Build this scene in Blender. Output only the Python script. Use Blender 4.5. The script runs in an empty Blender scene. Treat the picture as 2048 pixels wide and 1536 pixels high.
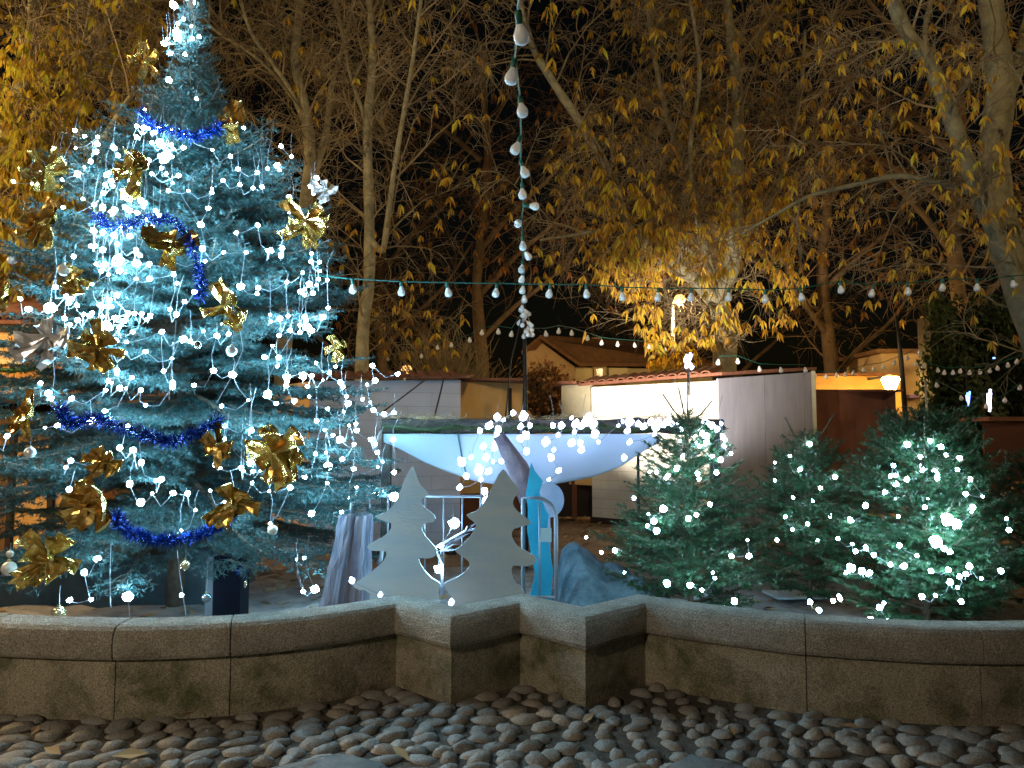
import bpy, math, random
import numpy as np
from mathutils import Vector, Matrix
R = math.radians
random.seed(7)
rng = np.random.default_rng(7)
scene = bpy.context.scene
COL = scene.collection

# ---------------------------------------------------------------- camera
CAM_H = 1.6
PITCH = R(4.0)
cam_d = bpy.data.cameras.new('camera')
cam = bpy.data.objects.new('camera', cam_d)
COL.objects.link(cam)
cam.location = (0, 0, CAM_H)
cam.rotation_euler = (R(90) + PITCH, 0, 0)
cam_d.sensor_width = 36
cam_d.lens = 1500 / 2048 * 36
cam_d.clip_start = 0.05
cam_d.clip_end = 500
scene.camera = cam

# ---------------------------------------------------------------- night sky
w = bpy.data.worlds.new('World')
scene.world = w
w.use_nodes = True
nt = w.node_tree
nt.nodes.clear()
wo = nt.nodes.new('ShaderNodeOutputWorld')
bg = nt.nodes.new('ShaderNodeBackground')
sky = nt.nodes.new('ShaderNodeTexSky')
sky.sky_type = 'NISHITA'
sky.sun_disc = False
sky.sun_elevation = R(1.0)
sky.sun_rotation = R(200)
bg.inputs['Strength'].default_value = 0.0022
nt.links.new(sky.outputs[0], bg.inputs[0])
nt.links.new(bg.outputs[0], wo.inputs[0])

# faint moon
sd = bpy.data.lights.new('moon', 'SUN')
sd.energy = 0.02
sd.angle = R(0.5)
sd.color = (0.8, 0.88, 1.0)
so = bpy.data.objects.new('moon', sd)
COL.objects.link(so)
so.rotation_euler = (R(50), 0, R(-30))

scene.view_settings.view_transform = 'Standard'
scene.view_settings.look = 'None'
scene.view_settings.exposure = 0.0
scene.view_settings.gamma = 1
scene.view_settings.use_curve_mapping = False
scene.render.engine = 'CYCLES'
cy = scene.cycles
cy.use_light_tree = True
cy.max_bounces = 5
cy.diffuse_bounces = 2
cy.glossy_bounces = 2
cy.transmission_bounces = 4
cy.transparent_max_bounces = 6
cy.sample_clamp_indirect = 3
cy.sample_clamp_direct = 0
cy.caustics_reflective = False
cy.caustics_refractive = False
cy.use_denoising = True
cy.use_adaptive_sampling = True
cy.adaptive_threshold = 0.02

# tunable strengths of everything that gives off light
FAIRY = 190.0          # cool white LEDs on the big tree
FAIRY_SMALL = 100.0    # on the small firs
ICICLE = 10.0         # on the crib roof
SODIUM = (1.0, 0.70, 0.32)
NEUTRAL = (1.0, 0.84, 0.62)

# ---------------------------------------------------------------- pixel helpers (photo pixels, 2048 x 1536)
F = 1500.0
ct, st = math.cos(PITCH), math.sin(PITCH)
def ray(px, py):
    u = (px - 1024) / F
    v = (768 - py) / F
    return Vector((u, ct - v * st, st + v * ct))
def P(px, py, Y):
    d = ray(px, py)
    s = Y / d.y
    return Vector((d.x * s, Y, CAM_H + d.z * s))
def G(px, py, z=0.0):
    d = ray(px, py)
    s = (z - CAM_H) / d.z
    return Vector((d.x * s, d.y * s, z))
def proj(p):
    x, y, z = p[0], p[1], p[2] - CAM_H
    f = y * ct + z * st
    if f <= 0.01:
        return (-9999, -9999)
    return (1024 + F * x / f, 768 - F * (z * ct - y * st) / f)
def XW(px, Y):
    return (px - 1024) / F * Y
def ZW(py, Y):
    return CAM_H + (873 - py) / F * Y

# ---------------------------------------------------------------- mesh accumulator
class Geo:
    def __init__(s):
        s.V = []; s.FC = []; s.n = 0
    def add(s, V, Fs, mi=0):
        V = np.asarray(V, dtype=np.float64).reshape(-1, 3)
        s.V.append(V)
        if isinstance(Fs, np.ndarray):
            Fs = [Fs]
            for f in Fs: s.FC.append((f + s.n, mi))
        else:
            by = {}
            for f in Fs: by.setdefault(len(f), []).append(f)
            for k, fl in by.items(): s.FC.append((np.array(fl) + s.n, mi))
        s.n += len(V)
        return s
    def box(s, c, size, rz=0, M=None, mi=0):
        x, y, z = [q / 2 for q in size]
        V = [Vector((a * x, b * y, d * z)) for d in (-1, 1) for b in (-1, 1) for a in (-1, 1)]
        if M is None: M = Matrix.Rotation(rz, 4, 'Z')
        V = [M @ v + Vector(c) for v in V]
        s.add([tuple(v) for v in V], [(0, 2, 3, 1), (4, 5, 7, 6), (0, 1, 5, 4), (2, 6, 7, 3), (0, 4, 6, 2), (1, 3, 7, 5)], mi)
        return s
    def bar(s, a, b, wd, hd, mi=0):
        a = Vector(a); b = Vector(b); d = b - a
        M = d.to_track_quat('X', 'Z').to_matrix().to_4x4()
        s.box(tuple((a + b) / 2), (d.length, wd, hd), M=M, mi=mi)
        return s
    def tube(s, pts, rad, k=8, cap=True, mi=0):
        pts = [Vector(p) for p in pts]
        n = len(pts)
        if not hasattr(rad, '__len__'): rad = [rad] * n
        V = []; u = None
        for i in range(n):
            d = (pts[min(i + 1, n - 1)] - pts[max(i - 1, 0)])
            if d.length < 1e-9: d = Vector((0, 0, 1))
            d.normalize()
            if u is None:
                u = d.orthogonal().normalized()
            else:
                u = (u - d * u.dot(d))
                u = u.normalized() if u.length > 1e-6 else d.orthogonal().normalized()
            v = d.cross(u)
            for j in range(k):
                a = 2 * math.pi * j / k
                V.append(tuple(pts[i] + (u * math.cos(a) + v * math.sin(a)) * rad[i]))
        Fs = []
        for i in range(n - 1):
            for j in range(k):
                j2 = (j + 1) % k
                Fs.append((i * k + j, i * k + j2, (i + 1) * k + j2, (i + 1) * k + j))
        if cap:
            Fs.append(tuple(reversed(range(k))))
            Fs.append(tuple((n - 1) * k + j for j in range(k)))
        s.add(V, Fs, mi)
        return s
    def lathe(s, prof, k=12, c=(0, 0, 0), M=None, mi=0):
        V = []
        for r, z in prof:
            for j in range(k):
                a = 2 * math.pi * j / k
                v = Vector((r * math.cos(a), r * math.sin(a), z))
                if M is not None: v = M @ v
                V.append(tuple(v + Vector(c)))
        n = len(prof); Fs = []
        for i in range(n - 1):
            for j in range(k):
                j2 = (j + 1) % k
                Fs.append((i * k + j, i * k + j2, (i + 1) * k + j2, (i + 1) * k + j))
        Fs.append(tuple(reversed(range(k))))
        Fs.append(tuple((n - 1) * k + j for j in range(k)))
        s.add(V, Fs, mi)
        return s
    def ball(s, c, r, k=10, m=6, sc=(1, 1, 1), mi=0):
        prof = [(max(math.sin(math.pi * i / m), 0.02) * r, -math.cos(math.pi * i / m) * r) for i in range(m + 1)]
        M = Matrix.Diagonal((sc[0], sc[1], sc[2])).to_4x4()
        return s.lathe(prof, k, c, M, mi)
    def prism_poly(s, pts, thick, axis='Y', mi=0):
        # pts: outline in world coordinates lying in a plane of constant Y; extruded by thick along Y
        n = len(pts)
        V = [(p[0], p[1], p[2]) for p in pts] + [(p[0], p[1] + thick, p[2]) for p in pts]
        Fs = [tuple(range(n)), tuple(reversed(range(n, 2 * n)))]
        for i in range(n):
            j = (i + 1) % n
            Fs.append((i, i + n, j + n, j))
        s.add(V, Fs, mi)
        return s
    def segs(s, P0, P1, r0, r1, k=3, mi=0):
        # many straight tapered rods at once
        P0 = np.asarray(P0, float).reshape(-1, 3); P1 = np.asarray(P1, float).reshape(-1, 3)
        if len(P0) == 0: return s
        r0 = np.broadcast_to(np.asarray(r0, float), (len(P0),)); r1 = np.broadcast_to(np.asarray(r1, float), (len(P0),))
        u, v, d = frames(P1 - P0)
        V = np.empty((len(P0), 2 * k, 3))
        for j in range(k):
            a = 2 * math.pi * j / k
            o = u * math.cos(a) + v * math.sin(a)
            V[:, j] = P0 + o * r0[:, None]
            V[:, k + j] = P1 + o * r1[:, None]
        base = (np.arange(len(P0)) * 2 * k)[:, None]
        fs = []
        for j in range(k):
            j2 = (j + 1) % k
            fs.append(base + np.array([[j, j2, k + j2, k + j]]))
        s.add(V.reshape(-1, 3), np.concatenate(fs), mi)
        return s
    def build(s, name, mats, parent=None, smooth=False, loc=None):
        me = bpy.data.meshes.new(name)
        V = np.concatenate(s.V) if s.V else np.zeros((0, 3))
        if loc is not None: V = V - np.array(loc)[None, :]
        me.vertices.add(len(V)); me.vertices.foreach_set('co', V.ravel())
        tot = sum(len(f) for f, _ in s.FC); lt = sum(f.size for f, _ in s.FC)
        me.loops.add(lt); me.polygons.add(tot)
        me.loops.foreach_set('vertex_index', np.concatenate([f.ravel() for f, _ in s.FC]).astype(np.int32))
        sizes = np.concatenate([np.full(len(f), f.shape[1]) for f, _ in s.FC])
        starts = np.concatenate([[0], np.cumsum(sizes)[:-1]])
        me.polygons.foreach_set('loop_start', starts.astype(np.int32))
        me.polygons.foreach_set('material_index', np.concatenate([np.full(len(f), m) for f, m in s.FC]).astype(np.int32))
        me.update(calc_edges=True)
        me.polygons.foreach_set('use_smooth', np.full(tot, bool(smooth)))
        if not isinstance(mats, (list, tuple)): mats = [mats]
        for m in mats: me.materials.append(m)
        o = bpy.data.objects.new(name, me)
        COL.objects.link(o)
        if loc is not None: o.location = loc
        if parent is not None:
            o.parent = parent
            if loc is None and (parent.location.length > 0 or parent.rotation_euler.z != 0):
                o.matrix_parent_inverse = world_of(parent).inverted()
        return o

def world_of(o):
    return Matrix.LocRotScale(o.location, o.rotation_euler, o.scale)

def frames(D):
    L = np.linalg.norm(D, axis=1, keepdims=True); L[L < 1e-9] = 1e-9
    d = D / L
    ref = np.where(np.abs(d[:, 2:3]) > 0.9, np.array([[1.0, 0, 0]]), np.array([[0, 0, 1.0]]))
    u = np.cross(d, ref); u /= np.linalg.norm(u, axis=1, keepdims=True)
    v = np.cross(d, u)
    return u, v, d

def tag(o, label=None, cat=None, group=None, kind=None):
    if label: o['label'] = label
    if cat: o['category'] = cat
    if group: o['group'] = group
    if kind: o['kind'] = kind
    return o
def empty(name, loc, label, cat, group=None, rz=0.0):
    o = bpy.data.objects.new(name, None)
    COL.objects.link(o)
    o.location = loc; o.rotation_euler = (0, 0, rz)
    o.empty_display_size = 0.1
    return tag(o, label, cat, group)
def copy_of(o, parent=None, loc=None):
    c = o.copy(); COL.objects.link(c)
    if parent is not None: c.parent = parent
    if loc is not None: c.location = loc
    return c

# ---------------------------------------------------------------- materials
def mat(name, col, rough=0.7, metal=0.0, col2=None, nscale=5.0, nlo=0.35, nhi=0.65, bump=0.0, bscale=30.0,
        island=None, emit=None, estr=0.0, trans=0.0, spec=None, stretch=None, distort=0.0, sss=None, speck=0.0):
    m = bpy.data.materials.new(name); m.use_nodes = True
    t = m.node_tree; b = t.nodes['Principled BSDF']; L = t.links
    b.inputs['Roughness'].default_value = rough
    b.inputs['Metallic'].default_value = metal
    if spec is not None: b.inputs['Specular IOR Level'].default_value = spec
    c = tuple(col) + (1,)
    b.inputs['Base Color'].default_value = c
    co = None
    if col2 is not None or bump:
        tc = t.nodes.new('ShaderNodeTexCoord'); mp = t.nodes.new('ShaderNodeMapping')
        L.new(tc.outputs['Object'], mp.inputs[0])
        if stretch: mp.inputs['Scale'].default_value = stretch
        co = mp.outputs[0]
    out = None
    if col2 is not None:
        n = t.nodes.new('ShaderNodeTexNoise'); n.inputs['Scale'].default_value = nscale
        n.inputs['Detail'].default_value = 6; n.inputs['Roughness'].default_value = 0.65
        n.inputs['Distortion'].default_value = distort
        L.new(co, n.inputs['Vector'])
        r = t.nodes.new('ShaderNodeValToRGB')
        r.color_ramp.elements[0].position = nlo; r.color_ramp.elements[1].position = nhi
        r.color_ramp.elements[0].color = c; r.color_ramp.elements[1].color = tuple(col2) + (1,)
        L.new(n.outputs[0], r.inputs[0]); out = r.outputs[0]
    if island:
        g = t.nodes.new('ShaderNodeNewGeometry'); r = t.nodes.new('ShaderNodeValToRGB')
        e = r.color_ramp.elements
        while len(e) < len(island): e.new(0.5)
        for i, cc in enumerate(island):
            e[i].position = i / (len(island) - 1); e[i].color = tuple(cc) + (1,)
        L.new(g.outputs['Random Per Island'], r.inputs[0])
        if out is not None:
            mx = t.nodes.new('ShaderNodeMix'); mx.data_type = 'RGBA'; mx.blend_type = 'MIX'; mx.inputs[0].default_value = 0.5
            L.new(out, mx.inputs[6]); L.new(r.outputs[0], mx.inputs[7]); out = mx.outputs[2]
        else: out = r.outputs[0]
    if speck:
        n = t.nodes.new('ShaderNodeTexNoise'); n.inputs['Scale'].default_value = 130; n.inputs['Detail'].default_value = 3
        L.new(co, n.inputs['Vector'])
        mr = t.nodes.new('ShaderNodeMapRange'); mr.inputs[1].default_value = .38; mr.inputs[2].default_value = .62
        mr.inputs[3].default_value = 1 - speck; mr.inputs[4].default_value = 1 + speck
        L.new(n.outputs[0], mr.inputs[0])
        vm = t.nodes.new('ShaderNodeVectorMath'); vm.operation = 'SCALE'
        L.new(out, vm.inputs[0]); L.new(mr.outputs[0], vm.inputs['Scale']); out = vm.outputs[0]
    if out is not None: L.new(out, b.inputs['Base Color'])
    if bump:
        n = t.nodes.new('ShaderNodeTexNoise'); n.inputs['Scale'].default_value = bscale; n.inputs['Detail'].default_value = 5
        L.new(co, n.inputs['Vector'])
        bp = t.nodes.new('ShaderNodeBump'); bp.inputs['Strength'].default_value = bump; bp.inputs['Distance'].default_value = 0.02
        L.new(n.outputs[0], bp.inputs['Height']); L.new(bp.outputs[0], b.inputs['Normal'])
    if emit is not None:
        b.inputs['Emission Color'].default_value = tuple(emit) + (1,)
        b.inputs['Emission Strength'].default_value = estr
    if trans:
        tr = t.nodes.new('ShaderNodeBsdfTranslucent'); ms = t.nodes.new('ShaderNodeMixShader')
        ms.inputs[0].default_value = trans
        if out is not None: L.new(out, tr.inputs[0])
        else: tr.inputs[0].default_value = c
        L.new(b.outputs[0], ms.inputs[1]); L.new(tr.outputs[0], ms.inputs[2])
        L.new(ms.outputs[0], t.nodes['Material Output'].inputs[0])
    return m

M = {}
M['stone'] = mat('stone', (0.26, 0.23, 0.18), 0.85, col2=(0.40, 0.36, 0.29), nscale=6, bump=0.7, bscale=90, distort=0.2, speck=0.42)
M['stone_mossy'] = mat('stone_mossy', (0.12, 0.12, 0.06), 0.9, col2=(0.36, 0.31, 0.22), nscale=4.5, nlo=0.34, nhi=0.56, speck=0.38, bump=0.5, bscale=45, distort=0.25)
M['bark_limb'] = mat('bark_limb', (0.15, 0.135, 0.08), 0.9, col2=(0.26, 0.23, 0.14), nscale=5, bump=0.6, bscale=30)
M['grout'] = mat('grout', (0.07, 0.055, 0.042), 0.95, col2=(0.12, 0.10, 0.075), nscale=12, bump=0.8, bscale=50)
M['cobble'] = mat('cobble', (0.20, 0.19, 0.165), 0.6, col2=(0.34, 0.31, 0.26), nscale=14, bump=0.35, bscale=60, speck=0.25,
                  island=[(0.14, 0.13, 0.12), (0.30, 0.27, 0.23), (0.20, 0.20, 0.19), (0.42, 0.33, 0.24)])
M['slab'] = mat('slab', (0.12, 0.11, 0.10), 0.8, col2=(0.20, 0.18, 0.15), nscale=10, bump=0.4, bscale=50)
M['dirt'] = mat('dirt', (0.16, 0.10, 0.06), 0.95, col2=(0.34, 0.23, 0.14), nscale=2.2, bump=1.0, bscale=14)
M['basin_floor'] = mat('basin_floor', (0.22, 0.20, 0.19), 0.9, col2=(0.42, 0.38, 0.35), nscale=4, bump=1.0, bscale=22)
M['bark_tree'] = mat('bark_tree', (0.20, 0.18, 0.11), 0.9, col2=(0.40, 0.35, 0.22), nscale=7, bump=0.6, bscale=30)
M['twig'] = mat('twig', (0.12, 0.088, 0.05), 0.9, col2=(0.32, 0.24, 0.13), nscale=1.3)
M['twig_dark'] = mat('twig_dark', (0.07, 0.042, 0.022), 0.9, col2=(0.14, 0.085, 0.04), nscale=3)
M['leaf_yellow'] = mat('leaf_yellow', (0.6, 0.36, 0.03), 0.6, trans=0.45,
    island=[(0.55, 0.38, 0.03), (0.45, 0.26, 0.03), (0.36, 0.36, 0.03), (0.62, 0.46, 0.05), (0.26, 0.14, 0.03), (0.42, 0.42, 0.04)])
M['leaf_orange'] = mat('leaf_orange', (0.5, 0.27, 0.03), 0.6, trans=0.4,
    island=[(0.74, 0.45, 0.04), (0.40, 0.18, 0.03), (0.82, 0.56, 0.07), (0.20, 0.08, 0.02), (0.75, 0.52, 0.05), (0.50, 0.50, 0.04)])
M['leaf_rust'] = mat('leaf_rust', (0.3, 0.12, 0.03), 0.7, trans=0.35,
    island=[(0.30, 0.11, 0.02), (0.20, 0.07, 0.02), (0.38, 0.18, 0.03), (0.14, 0.05, 0.015)])
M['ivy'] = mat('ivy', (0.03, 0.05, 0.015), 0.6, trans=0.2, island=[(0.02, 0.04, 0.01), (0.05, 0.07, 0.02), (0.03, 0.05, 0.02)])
M['needle_blue'] = mat('needle_blue', (0.05, 0.13, 0.12), 0.45, trans=0.25,
    island=[(0.020, 0.060, 0.058), (0.045, 0.125, 0.125), (0.022, 0.068, 0.060), (0.075, 0.18, 0.18), (0.035, 0.09, 0.085)])
M['needle_green'] = mat('needle_green', (0.03, 0.10, 0.06), 0.4, trans=0.2,
    island=[(0.008, 0.034, 0.016), (0.034, 0.110, 0.040), (0.014, 0.052, 0.024), (0.060, 0.18, 0.07), (0.02, 0.07, 0.03)])
M['fir_bark'] = mat('fir_bark', (0.09, 0.06, 0.04), 0.9, col2=(0.17, 0.12, 0.08), nscale=12, bump=0.6)
M['wire_white'] = mat('wire_white', (0.30, 0.32, 0.34), 0.4)
M['wire_green'] = mat('wire_green', (0.01, 0.10, 0.075), 0.45)
M['wire_black'] = mat('wire_black', (0.012, 0.012, 0.014), 0.5)
M['bulb_off'] = mat('bulb_off', (0.93, 0.92, 0.90), 0.22, trans=0.25)
M['led'] = mat('led', (1, 1, 1), 0.3, emit=(0.36, 0.72, 1.0), estr=FAIRY)
M['led_small'] = mat('led_small', (1, 1, 1), 0.3, emit=(0.46, 0.80, 1.0), estr=FAIRY_SMALL)
M['led_icicle'] = mat('led_icicle', (1, 1, 1), 0.3, emit=(0.52, 0.66, 1.0), estr=ICICLE)
M['gold'] = mat('gold', (0.92, 0.66, 0.22), 0.24, 0.78, col2=(0.66, 0.38, 0.08), nscale=11, bump=0.35, bscale=14)
M['silver'] = mat('silver', (0.92, 0.93, 0.95), 0.30, 0.50, bump=0.35, bscale=14)
M['tinsel'] = mat('tinsel', (0.01, 0.05, 0.40), 0.25, 0.6, island=[(0.0, 0.012, 0.10), (0.0, 0.03, 0.28), (0.0, 0.02, 0.18), (0.01, 0.10, 0.8)])
M['bauble_gold'] = mat('bauble_gold', (0.78, 0.62, 0.36), 0.25, 0.8)
M['bauble_grey'] = mat('bauble_grey', (0.45, 0.52, 0.55), 0.2, 0.8)
M['bauble_pearl'] = mat('bauble_pearl', (0.75, 0.68, 0.55), 0.35, 0.2)
M['cap'] = mat('cap', (0.6, 0.5, 0.25), 0.35, 0.9)
M['cloth'] = mat('cloth', (0.60, 0.72, 0.84), 0.85, trans=0.5)
M['plywood'] = mat('plywood', (0.46, 0.58, 0.64), 0.85, col2=(0.60, 0.66, 0.64), nscale=2.0, bump=0.15, bscale=30, stretch=(1, 1, 3))
M['turquoise'] = mat('turquoise', (0.02, 0.34, 0.50), 0.7, col2=(0.03, 0.42, 0.60), nscale=4)
M['mauve'] = mat('mauve', (0.36, 0.38, 0.52), 0.85, col2=(0.44, 0.44, 0.56), nscale=6)
M['snow_cloth'] = mat('snow_cloth', (0.035, 0.07, 0.085), 0.95, col2=(0.13, 0.20, 0.24), nscale=5, bump=1.0, bscale=40)
M['galv'] = mat('galv', (0.36, 0.38, 0.42), 0.45, 0.6, bump=0.1, bscale=60)
M['board_lavender_lit'] = mat('board_lavender_lit', (0.55, 0.55, 0.62), 0.8, col2=(0.62, 0.62, 0.68), nscale=2.5, bump=0.1, bscale=20)  # bluish light falling on the hut front is put into the colour
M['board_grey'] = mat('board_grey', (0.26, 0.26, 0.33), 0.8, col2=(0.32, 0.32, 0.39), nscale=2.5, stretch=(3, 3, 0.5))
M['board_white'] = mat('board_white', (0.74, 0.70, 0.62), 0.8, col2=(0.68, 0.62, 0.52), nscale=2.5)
M['board_ochre_lit'] = mat('board_ochre_lit', (0.66, 0.38, 0.13), 0.85, col2=(0.74, 0.45, 0.17), nscale=4, bump=0.1)  # orange lamplight on the walls is put into this colour
M['board_orange'] = mat('board_orange', (0.62, 0.27, 0.06), 0.8, col2=(0.70, 0.34, 0.09), nscale=3)
M['board_tan'] = mat('board_tan', (0.42, 0.36, 0.24), 0.85, col2=(0.50, 0.44, 0.30), nscale=6)
M['board_brown'] = mat('board_brown', (0.13, 0.045, 0.02), 0.85, col2=(0.17, 0.06, 0.03), nscale=3)
M['cream'] = mat('cream', (0.72, 0.58, 0.30), 0.7)
M['groove_soft'] = mat('groove_soft', (0.38, 0.38, 0.44), 0.9)
M['groove_dark'] = mat('groove_dark', (0.15, 0.15, 0.19), 0.9)
M['groove_tan'] = mat('groove_tan', (0.45, 0.40, 0.30), 0.9)
M['groove'] = mat('groove', (0.10, 0.085, 0.07), 0.9)
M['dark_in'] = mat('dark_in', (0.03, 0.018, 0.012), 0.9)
M['tile'] = mat('tile', (0.15, 0.05, 0.028), 0.85, col2=(0.24, 0.09, 0.05), nscale=10, bump=0.3)
M['render_wall'] = mat('render_wall', (0.55, 0.36, 0.17), 0.9, col2=(0.62, 0.42, 0.22), nscale=3)
M['roof_far'] = mat('roof_far', (0.17, 0.08, 0.035), 0.9, col2=(0.24, 0.12, 0.05), nscale=6)
M['glass_dark'] = mat('glass_dark', (0.03, 0.03, 0.035), 0.15)
M['black_post'] = mat('black_post', (0.006, 0.007, 0.012), 0.9, spec=0.05)
M['grey_steel'] = mat('grey_steel', (0.09, 0.10, 0.11), 0.7, 0.1)
M['log'] = mat('log', (0.035, 0.03, 0.03), 0.9, col2=(0.09, 0.07, 0.05), nscale=8, bump=0.8)
M['log_mauve'] = mat('log_mauve', (0.14, 0.09, 0.12), 0.9, col2=(0.26, 0.18, 0.20), nscale=6, bump=0.8)
M['straw'] = mat('straw', (0.42, 0.30, 0.14), 0.9, island=[(0.5, 0.36, 0.17), (0.3, 0.2, 0.1)])
M['tarp_dark'] = mat('tarp_dark', (0.03, 0.05, 0.06), 0.8, col2=(0.055, 0.08, 0.09), nscale=4, bump=0.6, bscale=6)
M['tarp_lilac'] = mat('tarp_lilac', (0.24, 0.27, 0.42), 0.7, bump=0.3, bscale=6)
M['plastic_clear'] = mat('plastic_clear', (0.12, 0.13, 0.19), 0.35, col2=(0.30, 0.26, 0.28), nscale=3, bump=0.8, bscale=12, stretch=(4, 4, 0.6))
M['card'] = mat('card', (0.50, 0.55, 0.52), 0.8)
M['lamp_lens'] = mat('lamp_lens', (1, 0.8, 0.5), 0.3, emit=(1.0, 0.55, 0.16), estr=3.2)
M['lamp_lens_yellow'] = mat('lamp_lens_yellow', (1, 0.8, 0.5), 0.3, emit=(1.0, 0.66, 0.16), estr=70)
M['blue_led'] = mat('blue_led', (0.2, 0.3, 1), 0.3, emit=(0.10, 0.22, 1.0), estr=9)
M['white_led'] = mat('white_led', (0.9, 0.9, 1), 0.3, emit=(0.72, 0.70, 1.0), estr=14)
M['litter'] = mat('litter', (0.3, 0.16, 0.06), 0.8, island=[(0.40, 0.22, 0.08), (0.2, 0.1, 0.04), (0.5, 0.35, 0.15), (0.28, 0.17, 0.10)])
M['purple'] = mat('purple', (0.22, 0.13, 0.35), 0.8)
# ================================================================ GROUND
g = Geo()
nx = 90
xs = np.linspace(-45, 45, nx); ys = np.concatenate([np.linspace(-15, 4, 14), np.linspace(4.2, 24, 70), np.linspace(26, 110, 26)])
XX, YY = np.meshgrid(xs, ys)
ZZ = 0.012 * np.sin(XX * 3.1 + YY * 1.7) + 0.01 * np.sin(XX * 7.3 - YY * 5.1) + rng.normal(0, 0.006, XX.shape)
ZZ = np.where(YY < 6.0, 0.0, ZZ)
idx = np.arange(XX.size).reshape(XX.shape)
fq = np.stack([idx[:-1, :-1], idx[:-1, 1:], idx[1:, 1:], idx[1:, :-1]], -1).reshape(-1, 4)
g.add(np.stack([XX, YY, ZZ - 0.02], -1).reshape(-1, 3), fq)
tag(g.build('ground', M['dirt'], smooth=True), kind='structure')

# ---- the low wall of the basin: plan of its front face
ARC_L = [(-5.2, 6.3), (-4.75, 5.55), (-4.3, 5.03), (-3.75, 4.68), (-3.04, 4.44), (-2.62, 4.37), (-2.24, 4.34), (-1.93, 4.36), (-1.62, 4.42), (-1.29, 4.55), (-1.02, 4.71), (-0.745, 4.93)]
ZIG = [(-0.363, 4.58), (0.052, 4.95), (0.435, 4.56), (0.86, 4.95)]
ARC_R = [(1.0, 4.84), (1.20, 4.71), (1.46, 4.56), (1.70, 4.44), (2.05, 4.34), (2.45, 4.27), (2.9, 4.27), (3.3, 4.35), (3.75, 4.55), (4.2, 4.88), (4.6, 5.35), (4.9, 6.0)]
def smooth_curve(pts, n=3):
    out = []
    for i in range(len(pts) - 1):
        p0 = pts[max(i - 1, 0)]; p1 = pts[i]; p2 = pts[i + 1]; p3 = pts[min(i + 2, len(pts) - 1)]
        for k in range(n):
            t = k / n
            out.append(tuple(0.5 * ((2 * p1[a]) + (-p0[a] + p2[a]) * t + (2 * p0[a] - 5 * p1[a] + 4 * p2[a] - p3[a]) * t * t + (-p0[a] + 3 * p1[a] - 3 * p2[a] + p3[a]) * t ** 3) for a in (0, 1)))
    out.append(pts[-1])
    return out
WALL = smooth_curve(ARC_L) + ZIG[:3] + smooth_curve([ZIG[3]] + ARC_R)
def sweep_wall(prof, i0, i1, gap, g):
    pl = [Vector((x, y, 0)) for x, y in WALL]
    rings = []
    for i in range(i0, i1 + 1):
        p = pl[i]
        d0 = (pl[i] - pl[i - 1]).normalized() if i > 0 else (pl[1] - pl[0]).normalized()
        d1 = (pl[i + 1] - pl[i]).normalized() if i < len(pl) - 1 else d0
        n0 = Vector((-d0.y, d0.x, 0)); n1 = Vector((-d1.y, d1.x, 0))
        m = (n0 + n1); m = m / max(m.length, 1e-6)
        sc = 1 / max(m.dot(n0), 0.35)
        sh = Vector((0, 0, 0))
        if i == i0: sh = d1 * gap
        if i == i1: sh = -d0 * gap
        rings.append([tuple(p + m * (o * sc) + sh + Vector((0, 0, z))) for o, z in prof])
    k = len(prof); V = [v for r in rings for v in r]; Fs = []
    for i in range(len(rings) - 1):
        for j in range(k):
            j2 = (j + 1) % k
            Fs.append((i * k + j, (i + 1) * k + j, (i + 1) * k + j2, i * k + j2))
    Fs.append(tuple(range(k))); Fs.append(tuple((len(rings) - 1) * k + j for j in reversed(range(k))))
    g.add(V, Fs)
COPING = [(0.0, 0.345), (-0.035, 0.345), (-0.046, 0.37), (-0.050, 0.43), (-0.046, 0.475), (-0.032, 0.507), (-0.008, 0.526), (0.03, 0.534), (0.16, 0.536), (0.19, 0.52), (0.20, 0.49), (0.20, 0.345)]
BODY = [(0.0, -0.06), (0.0, 0.342), (0.18, 0.342), (0.18, -0.06)]
wall = empty('basin_wall', (0, 4.7, 0), 'low curved stone basin wall with a zigzag middle and rounded coping', 'wall')
nL = len(smooth_curve(ARC_L))
cuts = [0, 12, 18, 24, nL - 1, nL, nL + 1, nL + 2, nL + 3, nL + 3 + 12, nL + 3 + 20, nL + 3 + 28, len(WALL) - 1]
sharp = {nL - 1, nL, nL + 1, nL + 2, nL + 3}
runs = [(0, 12), (12, 18), (18, 24), (24, nL + 3 + 12), (nL + 3 + 12, nL + 3 + 19), (nL + 3 + 19, nL + 3 + 26), (nL + 3 + 26, len(WALL) - 1)]
MORTAR = [(0.012, -0.05), (0.012, 0.48), (0.04, 0.515), (0.16, 0.515), (0.16, -0.05)]
g = Geo(); sweep_wall(MORTAR, 0, len(WALL) - 1, 0.01, g); g.build('mortar_core', M['grout'], wall)
for a, b in runs:
    g = Geo(); sweep_wall(COPING, a, b, 0.0022, g); o = g.build('coping_stone', M['stone'], wall)
    bv = o.modifiers.new('bevel', 'BEVEL'); bv.width = 0.007; bv.segments = 2; bv.limit_method = 'ANGLE'; bv.angle_limit = R(45)
    g = Geo(); sweep_wall(BODY, a, b, 0.003, g); g.build('wall_block', M['stone_mossy'], wall)

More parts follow.
